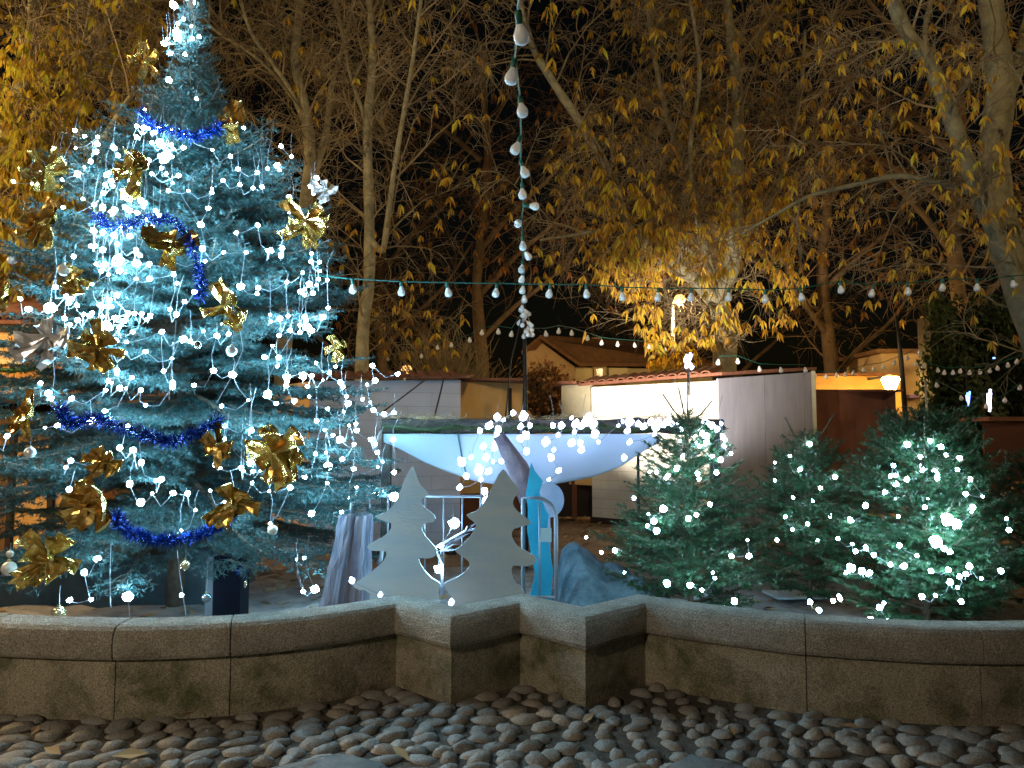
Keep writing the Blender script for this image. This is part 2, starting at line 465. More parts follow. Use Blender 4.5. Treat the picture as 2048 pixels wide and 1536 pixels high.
# ---- cobbled pavement in front of the wall
def front_y(x):
    for i in range(len(WALL) - 1):
        (x0, y0), (x1, y1) = WALL[i], WALL[i + 1]
        if x0 <= x <= x1: return y0 + (y1 - y0) * (x - x0) / (x1 - x0)
    return 6.0
g = Geo()
g.add([(-9, -3, 0.0), (9, -3, 0.0), (9, 6.5, 0.0), (-9, 6.5, 0.0)], [(0, 1, 2, 3)], 0)
slabs = [[(XW(540, 3.55), 3.50), (XW(560, 3.66), 3.64), (XW(690, 3.82), 3.80), (XW(770, 3.7), 3.70), (XW(830, 3.62), 3.50), (XW(700, 3.3), 3.2)],
         [(XW(1275, 3.55), 3.52), (XW(1370, 3.79), 3.79), (XW(1470, 3.64), 3.66), (XW(1530, 3.6), 3.5), (XW(1420, 3.3), 3.2)]]
def in_poly(x, y, pl):
    r = False; j = len(pl) - 1
    for i in range(len(pl)):
        if (pl[i][1] > y) != (pl[j][1] > y) and x < (pl[j][0] - pl[i][0]) * (y - pl[i][1]) / (pl[j][1] - pl[i][1]) + pl[i][0]: r = not r
        j = i
    return r
for pl in slabs:
    n = len(pl); V = [(x, y, 0.003) for x, y in pl] + [(x * 0.995 + 0.005 * pl[0][0], y, 0.045) for x, y in pl]
    g.add(V, [tuple(range(n, 2 * n))] + [(i, (i + 1) % n, (i + 1) % n + n, i + n) for i in range(n)], 2)
# squashed, slightly irregular sphere
k, mm = 10, 5
base = []
for i in range(mm + 1):
    th = math.pi * 0.5 * i / mm
    for j in range(k):
        a = 2 * math.pi * j / k
        base.append((math.cos(th) * math.cos(a), math.cos(th) * math.sin(a), math.sin(th)))
base = np.array(base)
bf = []
for i in range(mm):
    for j in range(k):
        j2 = (j + 1) % k
        bf.append((i * k + j, i * k + j2, (i + 1) * k + j2, (i + 1) * k + j))
bf = np.array(bf)
VV = []; FF = []; cnt = 0
row = 0; y = 2.2
while y < 5.2:
    x = -4.6 + random.uniform(0, 0.1)
    while x < 4.8:
        wdt = random.uniform(0.10, 0.20); dp = random.uniform(0.07, 0.115)
        cx = x + wdt / 2; cyy = y + random.uniform(-0.02, 0.02) + 0.035 * math.sin(cx * 2.2 + row)
        x += wdt + random.uniform(0.004, 0.02)
        if cyy > front_y(cx) - 0.03: continue
        if any(in_poly(cx, cyy, pl) for pl in slabs): continue
        # an older, more jumbled patch in the middle
        a = random.gauss(0.32, 0.22)
        if 0.1 < cx < 1.5 and cyy > 3.7: wdt *= 0.75; a = random.uniform(-1, 1)
        hh = random.uniform(0.022, 0.042)
        n = base.copy()
        n *= 1 + rng.normal(0, 0.05, (len(n), 1))
        ph = random.uniform(0, 6.28)
        n[:, :2] *= (1 + 0.12 * np.cos(2 * np.arctan2(n[:, 1], n[:, 0]) + ph) + 0.08 * np.cos(3 * np.arctan2(n[:, 1], n[:, 0]) + 2 * ph))[:, None]
        n[:, 2] += n[:, 0] * random.uniform(-.25, .25)
        p = n * np.array([wdt * 0.5, dp * 0.55, hh])
        ca, sa = math.cos(a), math.sin(a)
        p = np.stack([p[:, 0] * ca - p[:, 1] * sa + cx, p[:, 0] * sa + p[:, 1] * ca + cyy, p[:, 2] + 0.002], 1)
        VV.append(p); FF.append(bf + cnt); cnt += len(p)
    y += 0.105; row += 1
g.add(np.concatenate(VV), np.concatenate(FF), 1)
pv = g.build('pavement', [M['grout'], M['cobble'], M['slab']], smooth=False)
fl = np.zeros(len(pv.data.polygons), dtype=bool); fl[:] = True
pv.data.polygons.foreach_set('use_smooth', fl)
pv.location.z = 0.004
tag(pv, kind='structure')

# ---- earth inside the basin
g = Geo()
pts = [(x, y + 0.12) for x, y in WALL]
n = len(pts); ny = 10; V = []; Fs = []
for i, (x, y) in enumerate(pts):
    for j in range(ny + 1):
        yy = y + (9.4 - y) * j / ny
        V.append((x, yy, 0.05 + random.uniform(-0.02, 0.03) - 0.05 * (j / ny) ** 3))
for i in range(n - 1):
    for j in range(ny):
        a = i * (ny + 1) + j
        Fs.append((a, a + ny + 1, a + ny + 2, a + 1))
g.add(V, Fs)
tag(g.build('basin_earth', M['basin_floor'], smooth=True), kind='structure')

# ---- litter of fallen leaves
def litter(name, n, area, label, zb):
    g = Geo()
    for i in range(n):
        x = random.uniform(area[0], area[1]); y = random.uniform(area[2], area[3])
        if (y < front_y(x) + 0.45) == (area[3] > 6): continue
        s = random.uniform(0.03, 0.085); a = random.uniform(0, 6.28); t = random.uniform(-0.4, 0.4)
        u = Vector((math.cos(a), math.sin(a), t)) * s; v = Vector((-math.sin(a), math.cos(a), random.uniform(-.3, .5))) * s * 0.45
        c = Vector((x, y, zb + random.uniform(0.01, 0.05)))
        g.add([tuple(c - u), tuple(c + v), tuple(c + u), tuple(c - v + Vector((0, 0, s * .2)))], [(0, 1, 2), (0, 2, 3)])
    return tag(g.build(name, M['litter']), label, 'leaves', kind='stuff')
litter('fallen_leaves', 2600, (-6, 6, 5.0, 16), 'dry fallen leaves scattered over the brown earth behind the wall', 0.03)
litter('pavement_leaves', 22, (-3.5, 3.5, 3.4, 4.3), 'few dry leaf scraps lying between the cobbles', 0.035)
# stones and clods lying on the earth between the tree and the hut
for i, (px, py, s) in enumerate([(528, 1150, .10), (552, 1160, .07), (575, 1145, .08), (560, 1178, .09), (538, 1182, .06), (590, 1165, .05), (300, 1190, .06), (335, 1200, .07), (395, 1205, .05)]):
    p = G(px, py, 0.02); g = Geo()
    g.ball((p.x, p.y, 0.03), s, 8, 5, (1.2, 0.9, 0.55))
    v = g.V[0]; v += rng.normal(0, s * 0.08, v.shape)
    tag(g.build('rock', M['dirt'], smooth=True), ['squarish brown stone nearest the hut corner on bare earth', 'small brown stone beside the squarish one on the earth', 'brown clod lying highest among the stones by the hut',
        'flat brown stone lowest of the stones right of the post', 'small clod close to the right edge of the dark post', 'smallest clod at the right end of the stones', 'small clod under the big tree towards the left',
        'dark clod under the big tree above the wall', 'little clod beside the left edge of the dark post'][i], 'stone', 'stones on the earth behind the wall')

# ================================================================ HUTS
def tiles_edge(g, a, b, r=0.05, dep=0.25, step=0.16, mi=0):
    # row of half round tiles, end on, from a to b; they run back (+n) by dep
    a = Vector(a); b = Vector(b); d = (b - a); n = int(d.length / step); d.normalize()
    back = Vector((-d.y, d.x, 0))
    if back.y < 0: back = -back
    for i in range(n):
        c = a + d * (i + 0.5) * step
        V = []; Fs = []; kk = 7
        for e in (0, 1):
            for rr in (r, r * 0.72):
                for j in range(kk):
                    t = math.pi * j / (kk - 1)
                    V.append(tuple(c + d * math.cos(t) * rr * 1.5 + Vector((0, 0, math.sin(t) * rr)) + back * (dep * e) + Vector((0, 0, 0.25 * dep * e))))
        for j in range(kk - 1):
            Fs.append((j, j + 1, 2 * kk + j + 1, 2 * kk + j)); Fs.append((j, kk + j, kk + j + 1, j + 1))
        g.add(V, Fs, mi)
def board_wall(name, a, b, z0, z1, th, m, parent, boards=0.0, zb2=None, seams=0.0, gm='groove'):
    # vertical wall from a to b (plan points); z1 at a, zb2 at b; grooves are thin real battens sunk 2 mm proud
    a = Vector((a[0], a[1], 0)); b = Vector((b[0], b[1], 0)); zb2 = z1 if zb2 is None else zb2
    d = (b - a).normalized(); n = Vector((d.y, -d.x, 0))
    if n.y > 0: n = -n
    g = Geo()
    q = [a, b, b - n * th, a - n * th]
    V = [(p.x, p.y, z0) for p in q] + [(a.x, a.y, z1), (b.x, b.y, zb2), (q[2].x, q[2].y, zb2), (q[3].x, q[3].y, z1)]
    g.add(V, [(0, 1, 5, 4), (1, 2, 6, 5), (2, 3, 7, 6), (3, 0, 4, 7), (4, 5, 6, 7), (3, 2, 1, 0)], 0)
    L = (b - a).length
    if boards:
        z = z0 + boards; r = 0
        while z < min(z1, zb2) - 0.03:
            g.bar(a + n * 0.001 + Vector((0, 0, z)), b + n * 0.001 + Vector((0, 0, z)), 0.006, 0.007, 1)
            off = 0.2 + 0.35 * (r % 3)
            x = off
            while x < L:
                g.bar(a + d * x + n * 0.001 + Vector((0, 0, z - boards + 0.004)), a + d * x + n * 0.001 + Vector((0, 0, z - 0.004)), 0.005, 0.005, 1)
                x += 1.15
            z += boards; r += 1
    if seams:
        x = seams
        while x < L - 0.05:
            zt = z1 + (zb2 - z1) * x / L
            g.bar(a + d * x + n * 0.001 + Vector((0, 0, z0)), a + d * x + n * 0.001 + Vector((0, 0, zt)), 0.006, 0.008, 1)
            x += seams
    return g.build(name, [m, M[gm]], parent)

# -- white hut on the right: white boarded front, grey side
A0 = (XW(1183, 14.0), 14.0); A1 = (XW(1436, 12.4), 12.4); A2 = (XW(1625, 14.2), 14.2)
hut = empty('market_hut', (A1[0], A1[1], 0), 'market hut with a bright white boarded front and a tall grey side', 'hut', 'wooden market huts around the square')
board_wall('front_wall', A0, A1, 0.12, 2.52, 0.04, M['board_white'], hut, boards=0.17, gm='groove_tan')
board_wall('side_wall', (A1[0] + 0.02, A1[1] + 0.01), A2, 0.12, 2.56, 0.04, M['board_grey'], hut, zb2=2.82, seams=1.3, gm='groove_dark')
g = Geo()
rf = [(A0[0] - 0.25, A0[1] - 0.05, 2.535), (A1[0] + 0.03, A1[1] - 0.16, 2.60), (A2[0] + 0.08, A2[1] - 0.05, 2.86), (A0[0] + 1.2, A0[1] + 2.2, 2.86)]
g.add([(x, y, z) for x, y, z in rf] + [(x, y, z + 0.05) for x, y, z in rf], [(0, 1, 2, 3), (4, 7, 6, 5), (0, 4, 5, 1), (1, 5, 6, 2), (2, 6, 7, 3), (3, 7, 4, 0)])
tiles_edge(g, (A0[0] - 0.25, A0[1] - 0.06, 2.56), (A1[0] + 0.02, A1[1] - 0.17, 2.63), 0.07, 0.5, 0.2)
g.build('roof', M['tile'], hut)
g = Geo()
g.bar((A2[0] + 0.02, A2[1] - 0.03, 0.1), (A2[0] + 0.02, A2[1] - 0.03, 2.84), 0.06, 0.06); g.build('corner_post', M['board_tan'], hut)
g = Geo()
g = Geo(); g.bar((A0[0], A0[1] + .1, .055), (A1[0], A1[1] + .12, .055), .1, .11); g.build('skid', M['dark_in'], hut)

# -- tan hut set back between the two, with ochre flap and dark counter
B0 = (XW(1123, 14.6), 14.6); B1 = (XW(1184, 14.06), 14.1)
hut = empty('market_hut', (B0[0], B0[1], 0), 'narrow tan hut side with dark serving hatch left of the white hut', 'hut', 'wooden market huts around the square')
zt = ZW(770, 14.4)
board_wall('upper_wall', B0, B1, ZW(872, 14.4), zt, 0.04, M['board_tan'], hut)
board_wall('flap', (B0[0], B0[1] - .03), (B1[0], B1[1] - .03), ZW(968, 14.4), ZW(876, 14.4), 0.03, M['board_ochre_lit'], hut)
g = Geo(); g.box(((B0[0] + B1[0]) / 2, 14.75, 0.52), (0.7, 0.6, 0.9)); g.build('counter', M['dark_in'], hut)
g = Geo(); g.box((B0[0] + .22, 14.38, 0.42), (0.10, 0.05, 0.75)); g.build('counter_post', M['board_brown'], hut)
g = Geo(); g.box(((B0[0] + B1[0]) / 2 - 0.03, 14.6, zt + 0.03), (0.72, 0.9, 0.05)); g.build('roof', M['tile'], hut)

# -- lavender hut, left centre
C0 = (XW(621, 10.3), 10.3); C1 = (XW(921, 11.0), 11.0)
hut = empty('market_hut', (C0[0], C0[1], 0), 'lavender lit boarded hut behind the right side of the big tree', 'hut', 'wooden market huts around the square')
board_wall('front_wall', C0, C1, 0.03, 2.36, 0.04, M['board_lavender_lit'], hut, boards=0.2, zb2=2.43, gm='groove_soft')
board_wall('side_wall', (C0[0] - 1.0, C0[1] + 1.3), (C0[0] - 0.02, C0[1] + 0.02), 0.25, 2.36, 0.04, M['board_ochre_lit'], hut)  # this side's orange lamplight is carried by the board colour
g = Geo()
rf = [(C0[0] - 0.1, C0[1] - 0.14, 2.375), (C1[0] + 0.1, C1[1] - 0.14, 2.445), (C1[0] + 0.1, C1[1] + 1.7, 2.62), (C0[0] - 0.9, C0[1] + 1.9, 2.62)]
g.add([(x, y, z) for x, y, z in rf] + [(x, y, z + 0.03) for x, y, z in rf], [(0, 1, 2, 3), (4, 7, 6, 5), (0, 4, 5, 1), (1, 5, 6, 2), (2, 6, 7, 3), (3, 7, 4, 0)])
tiles_edge(g, (C0[0] - 0.1, C0[1] - 0.15, 2.39), (C1[0] + 0.1, C1[1] - 0.15, 2.46), 0.035, 0.4, 0.15)
g.build('roof', M['tile'], hut)
g = Geo(); g.box((C0[0] + 1.0, C0[1] + .2, 0.015), (2.0, 0.1, 0.08)); g.build('skid', M['dark_in'], hut)

# -- hut in lamplit ochre in the centre
D0 = (XW(921, 12.0), 12.0); D1 = (XW(1048, 12.6), 12.6)
hut = empty('market_hut', (D0[0], D0[1], 0), 'ochre lit hut with dark hatch beside the black pole', 'hut', 'wooden market huts around the square')
board_wall('front_wall', D0, D1, ZW(985, 12.2), ZW(764, 12.2), 0.04, M['board_ochre_lit'], hut)
board_wall('lower_wall', (D0[0], D0[1] + 0.3), (D1[0], D1[1] + 0.3), 0.02, ZW(985, 12.2), 0.04, M['board_brown'], hut)
g = Geo()
g.box(((D0[0] + D1[0]) / 2, 12.85, ZW(764, 12.2) + 0.03), (1.12, 1.7, 0.04)); g.build('roof', M['tile'], hut)
g = Geo()
for px in (1020, 1048):
    x = XW(px, 12.4); g.box((x, 12.42, 1.3), (0.04 if px > 1030 else 0.06, 0.05, 2.2))
g.build('corner_post', M['dark_in'], hut)

# -- dark brown hut on the right
E0 = (XW(1600, 15.0), 15.0); E1 = (XW(1792, 15.3), 15.3)
hut = empty('market_hut', (E0[0], E0[1], 0), 'dark reddish brown hut right of the grey wall', 'hut', 'wooden market huts around the square')
board_wall('front_wall', E0, E1, 0.05, ZW(783, 15), 0.04, M['board_brown'], hut, seams=0.6)
g = Geo(); g.box(((E0[0] + E1[0]) / 2, 16.1, ZW(783, 15) + 0.025), (2.2, 2.0, 0.04)); g.build('roof', M['tile'], hut)

# -- orange hut far left with framed window, garlanded shelf
L0 = (XW(-230, 10.0), 10.0); L1 = (XW(150, 10.0), 10.0)
hut = empty('market_hut', (XW(0, 10), 10, 0), 'orange hut with a cream framed window and tiled roof at the far left', 'hut', 'wooden market huts around the square')
board_wall('front_wall', L0, L1, ZW(788, 10), ZW(646, 10), 0.05, M['board_orange'], hut, boards=0.2)
board_wall('side_wall', (L1[0] + .01, L1[1]), (L1[0] + 0.7, L1[1] + 1.6), 0.1, ZW(646, 10), 0.05, M['board_orange'], hut)
g = Geo()
x0, x1, z0, z1 = XW(-70, 10), XW(40, 10), ZW(724, 10), ZW(655, 10)
for c, s in ((((x0 + x1) / 2, 9.965, z1), (x1 - x0 + .06, .05, .06)), (((x0 + x1) / 2, 9.965, z0), (x1 - x0 + .06, .05, .06)), ((x0, 9.965, (z0 + z1) / 2), (.06, .05, z1 - z0 - .06)), ((x1, 9.965, (z0 + z1) / 2), (.06, .05, z1 - z0 - .06))):
    g.box(c, s)
wn = g.build('window', M['cream'], hut)
g = Geo(); g.box(((x0 + x1) / 2, 9.985, (z0 + z1) / 2), (x1 - x0 - .06, .02, z1 - z0 - .06)); g.build('shutter_panel', M['board_ochre_lit'], hut)
g = Geo()
zr = ZW(644, 10)
g.add([(L0[0] - .1, 9.75, zr), (L1[0] + .15, 9.75, zr), (L1[0] + .15, 11.8, zr + .75), (L0[0] - .1, 11.8, zr + .75)], [(0, 1, 2, 3)])
tiles_edge(g, (L0[0] - .1, 9.72, zr + .01), (L1[0] + .15, 9.72, zr + .01), 0.045, 2.0, 0.14)
g.bar((L0[0] - .1, 9.76, zr - .03), (L1[0] + .15, 9.76, zr - .03), .03, .05)
g.build('roof', M['tile'], hut)
g = Geo(); g.box(((L0[0] + L1[0]) / 2, 9.8, ZW(800, 10)), (L1[0] - L0[0], 0.4, 0.1)); g.build('counter', M['dark_in'], hut)
g = Geo(); g.box(((L0[0] + L1[0]) / 2, 10.3, 0.95), (L1[0] - L0[0] - .3, .05, 1.9)); g.build('lower_wall', M['board_ochre_lit'], hut)
g = Geo()
for px in (-60, 30, 110): g.box((XW(px, 9.85), 9.85, 1.0), (0.07, 0.07, 2.0))
g.build('counter_post', M['dark_in'], hut)
def garland(name, pts, r, n, m, label, cat, group=None, ln=0.05, wd=0.006):
    g = Geo()
    pts = [np.array(p) for p in pts]
    P0 = []; P1 = []
    for i in range(n):
        k = random.random() * (len(pts) - 1); a = int(k); t = k - a
        c = pts[a] * (1 - t) + pts[a + 1] * t
        d = rng.normal(0, 1, 3); d /= np.linalg.norm(d)
        P0.append(c + d * r * 0.3 * random.random()); P1.append(c + d * r * random.uniform(0.6, 1.1))
    blades(g, np.array(P0), np.array(P1), wd)
    g.tube([tuple(p) for p in pts], r * 0.3, 5)
    return tag(g.build(name, m), label, cat, group)
def blades(g, P0, P1, wd, mi=0):
    u, v, d = frames(P1 - P0)
    a = rng.uniform(0, 6.28, (len(P0), 1)); o = u * np.cos(a) + v * np.sin(a)
    wdv = np.broadcast_to(np.asarray(wd, float), (len(P0),))[:, None]
    V = np.empty((len(P0), 4, 3))
    V[:, 0] = P0 - o * wdv * 0.25; V[:, 1] = P0 * .45 + P1 * .55 - o * wdv * 0.5; V[:, 2] = P1; V[:, 3] = P0 * .5 + P1 * .5 + o * wdv * 0.5
    g.add(V.reshape(-1, 3), (np.arange(len(P0)) * 4)[:, None] + np.array([[0, 1, 2, 3]]), mi)
garland('fir_garland', [(x, 9.7, ZW(742, 10) + 0.02 * math.sin(x * 7)) for x in np.linspace(L0[0], L1[0] - .15, 14)], 0.10, 1500, M['needle_green'],
        'dark green fir garland along the front of the orange hut', 'garland', wd=0.012)

# -- orange lit hut at the far right edge
hut = empty('market_hut', (XW(2080, 13), 13, 0), 'rust coloured hut with an orange panel at the right edge', 'hut', 'wooden market huts around the square')
board_wall('front_wall', (XW(1965, 13.5), 13.5), (XW(2200, 13.0), 13.0), 0.1, ZW(845, 13.2), 0.05, M['board_brown'], hut)
g = Geo(); g.box((XW(2075, 12.8), 12.8, ZW(1005, 12.8)), (1.0, 0.04, 0.72)); g.build('front_panel', M['board_orange'], hut)
g = Geo(); g.box((XW(2085, 13.4), 13.6, ZW(838, 13.2)), (2.3, 1.0, 0.07)); g.build('roof', M['tile'], hut)
g = Geo(); g.bar((XW(2008, 12.9), 12.9, 0), (XW(2008, 12.9), 12.9, ZW(900, 12.9)), .03, .03); g.build('post', M['grey_steel'], hut)

# ================================================================ HOUSES BEHIND
def house(Y):
    h = empty('house', (XW(1150, Y), Y, 0), 'tan gabled house with a tiled roof beyond the huts', 'house')
    gx0, gp, gx1, ex1 = XW(1052, Y), XW(1080, Y), XW(1150, Y), XW(1430, Y + 1.5)
    zl = ZW(706, Y); zp = ZW(682, Y); zg = ZW(733, Y)
    g = Geo()
    g.prism_poly([(gx0, Y, 0), (gx1, Y, 0), (gx1, Y, zg), (gp, Y, zp), (gx0, Y, zl)], 0.25)
    g.build('gable_wall', M['render_wall'], h)
    # eaves wall, running back to the right
    e0 = Vector((gx1 + .02, Y + .02, 0)); e1 = Vector((ex1, Y + 1.5, 0))
    board_wall('eaves_wall', (e0.x, e0.y), (e1.x, e1.y), 0, zg, 0.2, M['cream'], h)
    ridge0 = Vector((gp, Y - 0.2, zp + .06)); ridge1 = Vector((XW(1330, Y + 3.0), Y + 3.0, ZW(693, Y + 3.0)))
    g = Geo()
    a = Vector((gx1 + .12, Y - 0.35, zg - .02)); b = Vector((ex1, Y + 1.1, zg - .02 + .12))
    for q in ((a, b, ridge1, ridge0),):
        V = [tuple(p) for p in q] + [tuple(p + Vector((0, 0, .12))) for p in q]
        g.add(V, [(3, 2, 1, 0), (4, 5, 6, 7), (0, 1, 5, 4), (1, 2, 6, 5), (2, 3, 7, 6), (3, 0, 4, 7)])
    l = Vector((gx0 - .15, Y - .3, zl - .05)); l2 = l + Vector((.4, 3.6, 0))
    V = [tuple(p) for p in (l, ridge0, ridge1, l2)] + [tuple(p + Vector((0, 0, .10))) for p in (l, ridge0, ridge1, l2)]
    g.add(V, [(3, 2, 1, 0), (4, 5, 6, 7), (0, 1, 5, 4), (1, 2, 6, 5), (2, 3, 7, 6), (3, 0, 4, 7)])
    rfo = g.build('roof', M['roof_far'], h)
    g = Geo(); g.box((XW(1194, Y + 2.2), Y + 2.2, ZW(690, Y + 2.2)), (.35, .4, .5)); g.build('chimney', M['render_wall'], rfo)
    # window with open shutters
    Yw = Y + .22
    g = Geo()
    x0, x1, z0, z1 = XW(1190, Yw), XW(1208, Yw), ZW(768, Yw), ZW(735, Yw)
    for x in (x0, x1): g.box((x, Yw - .10, (z0 + z1) / 2), (.07, .1, z1 - z0))
    for z in (z0, z1): g.box(((x0 + x1) / 2, Yw - .10, z), (x1 - x0 + .15, .12, .08))
    wn = g.build('window', M['cream'], h)
    g = Geo(); g.box(((x0 + x1) / 2, Yw - .06, (z0 + z1) / 2), (x1 - x0, .04, z1 - z0)); g.build('pane', M['glass_dark'], wn)
    for x in (x0 - .22, x1 + .45):
        g = Geo(); g.box((x, Yw - .10, (z0 + z1) / 2), (.26 if x < x0 else .6, .05, z1 - z0 - .05)); g.build('shutter', M['cream'], h)
house(24.0)
# low outbuilding with small window below the house
Y = 20.0
h = empty('outbuilding', (XW(1095, Y), Y, 0), 'low brick coloured outbuilding with a small cream window between the huts', 'building')
g = Geo(); g.box((XW(1095, Y), Y + .5, ZW(800, Y) / 2), (1.5, 1.0, ZW(800, Y))); g.build('wall', M['render_wall'], h)
g = Geo(); g.box((XW(1095, Y), Y + .4, ZW(800, Y) + .06), (1.7, 1.4, .12)); g.build('roof', M['tile'], h)
g = Geo()
x0, x1, z0, z1 = XW(1072, Y), XW(1110, Y), ZW(845, Y), ZW(812, Y)
for x in (x0, x1): g.box((x, Y - .03, (z0 + z1) / 2), (.07, .06, z1 - z0))
for z in (z0, z1): g.box(((x0 + x1) / 2, Y - .03, z), (x1 - x0 + .15, .07, .07))
wn = g.build('window', M['cream'], h)
g = Geo(); g.box(((x0 + x1) / 2, Y - .012, (z0 + z1) / 2), (x1 - x0 - .06, .02, z1 - z0 - .06)); g.build('pane', M['glass_dark'], wn)
# tan lit building at the right, with awning
Y = 19.0
h = empty('building', (XW(1805, Y), Y, 0), 'narrow tan building lit by a yellow wall lamp', 'building')
g = Geo(); g.box((XW(1807, Y), Y + 1, ZW(706, Y) / 2), (XW(1850, Y) - XW(1768, Y), 2.0, ZW(706, Y))); g.build('wall', M['render_wall'], h)
g = Geo(); g.box((XW(1825, Y - .3), Y - .3, ZW(795, Y)), (.42, .6, .08)); g.build('awning', M['purple'], h)
g = Geo(); g.box((XW(1792, Y - .1), Y - .1, ZW(835, Y)), (.32, .1, .5)); g.build('door', M['board_orange'], h)
g = Geo(); g.box((XW(1807, Y), Y + 1, ZW(706, Y) + .05), (XW(1850, Y) - XW(1768, Y) + .3, 2.2, .1)); g.build('roof', M['roof_far'], h)
h = empty('boundary_wall', (XW(1690, 18), 18, 0), 'long rendered wall in lamplit ochre seen above the dark hut', 'wall')
g = Geo(); g.box((XW(1700, 18), 18.2, ZW(752, 18) / 2), (2.6, .3, ZW(752, 18))); g.build('wall_face', M['board_ochre_lit'], h)  # orange lamplight on the wall is painted in as ochre
g = Geo(); g.box((XW(1700, 18), 18.15, ZW(752, 18) + .03), (2.66, .5, .06)); g.build('wall_cap', M['tile'], h)
# ================================================================ LAMPS
def point(name, loc, energy, col, r, parent, spot=None, aim=None, blend=0.5):
    d = bpy.data.lights.new(name, 'SPOT' if spot else 'POINT')
    d.energy = energy; d.color = col; d.shadow_soft_size = r
    if spot: d.spot_size = R(spot); d.spot_blend = blend
    o = bpy.data.objects.new(name, d); COL.objects.link(o)
    o.location = loc
    if aim is not None: o.rotation_euler = (Vector(aim) - Vector(loc)).to_track_quat('-Z', 'Y').to_euler()
    if parent is not None: o.parent = parent; o.matrix_parent_inverse = world_of(parent).inverted()
    return o
def street_lamp(x, y, h, arm, energy, label, col=SODIUM, lens='lamp_lens', r=0.18, spot=None, aim=None, head=0.22, elev=0.0):
    t = empty('street_lamp', (x, y, 0), label, 'lamp', 'street lamps around the square')
    g = Geo(); g.tube([(x, y, 0), (x, y, h * .5), (x, y, h)], [.07, .055, .04], 8); g.build('pole', M['grey_steel'], t, smooth=True)
    g = Geo(); g.tube([(x, y, h - .05), (x + arm[0] * .5, y + arm[1] * .5, h + .12), (x + arm[0], y + arm[1], h + .12)], .03, 6); g.build('arm', M['grey_steel'], t)
    c = (x + arm[0], y + arm[1], h + .08)
    g = Geo(); g.lathe([(.03, head * .8), (head * .5, head * .6), (head * .62, head * .42)], 12, c); g.build('lamp_shade', M['grey_steel'], t)
    g = Geo(); g.ball((c[0], c[1], c[2] - head * .35), head * .85, 14, 9, (1, 1, 1)); g.build('lamp_lens', M[lens], t, smooth=True)
    if energy:
        point('lamp_light', (c[0], c[1], c[2] - head * 1.2 - .15), energy, col, r, t, spot, aim)
    return t
# assumed lamps just outside the frame, added to light the trees and the paving
street_lamp(-9.6, 6.4, 4.6, (1.0, 0.3), 1100, 'assumed tall sodium street lamp beyond the left edge of the square')  # unseen, assumed from the brighter leaves at the left
street_lamp(15.5, 11.5, 6.5, (-1.0, 0.2), 700, 'assumed tall sodium street lamp beyond the right edge of the square')  # unseen lamp added to light the trees from the right
street_lamp(-5.0, -2.6, 4.6, (0.6, 0.4), 620, 'assumed street lamp behind the viewer at the left of the cobbles', col=NEUTRAL, r=0.12)  # unseen, assumed from the light falling on the wall from the left
t = street_lamp(2.5, -6.0, 8.5, (0.0, 0.8), 0, 'unseen mast added with a floodlight behind the viewer', col=SODIUM)
point('tree_fill_light', (2.5, -5.0, 8.0), 2900, (1.0, 0.76, 0.40), 0.25, t, spot=66, aim=(2.0, 12, 9.0), blend=0.6)  # unseen fill added behind the viewer to light the trees, clear of the wall
street_lamp(-11.2, 10.6, 6.6, (1.0, 0.2), 1000, 'added unseen sodium lamp standing behind the yellow leaved tree, left of the view')  # extra lamp out of view, added to brighten the yellow leaves
# lamps in the picture
street_lamp(XW(1352, 17), 17.2, ZW(600, 17), (0.12, -.2), 600, 'glowing orange street lamp among the yellow leaves', head=0.15)
street_lamp(XW(806, 22), 22.2, ZW(742, 22), (0.1, -.2), 120, 'small glowing orange lamp above the lavender hut roof', head=0.2)
t = empty('wall_lamp', (XW(1783, 17), 17, ZW(768, 17)), 'dazzling yellow lamp on the narrow tan building', 'lamp')
g = Geo(); g.lathe([(.10, -.14), (.20, .10), (.16, .16)], 10, (XW(1783, 17), 17, ZW(768, 17))); g.build('lantern_glass', M['lamp_lens_yellow'], t, smooth=True)
g = Geo(); g.bar((XW(1783, 17), 17.0, ZW(768, 17) + .19), (XW(1783, 17), 18.9, ZW(768, 17) + .19), .05, .05); g.build('bracket', M['grey_steel'], t)
point('lamp_light', (XW(1783, 17), 16.7, ZW(768, 17)), 130, (1.0, .62, .18), .15, t)
# assumed, unseen warm white spot added to brighten the white hut front
t = empty('assumed_spotlight', (XW(1275, 9.2), 9.2, 0.0), 'assumed unseen small spot lamp on a stake behind the crib, aimed at the white hut', 'lamp')
g = Geo(); g.bar((XW(1275, 9.2), 9.2, 0), (XW(1275, 9.2), 9.2, 1.45), .03, .03); g.build('stake', M['grey_steel'], t)
g = Geo(); g.lathe([(.05, -.09), (.08, .05), (.08, .07)], 10, (XW(1275, 9.2), 9.25, 1.48), Matrix.Rotation(R(-80), 4, 'X')); g.build('lamp_housing', M['wire_black'], t)
point('assumed_spot_light', (XW(1275, 9.2), 9.38, 1.5), 2600, (1.0, .92, .78), .05, t, spot=54, aim=(XW(1340, 13.0), 13.0, 2.5), blend=.6)

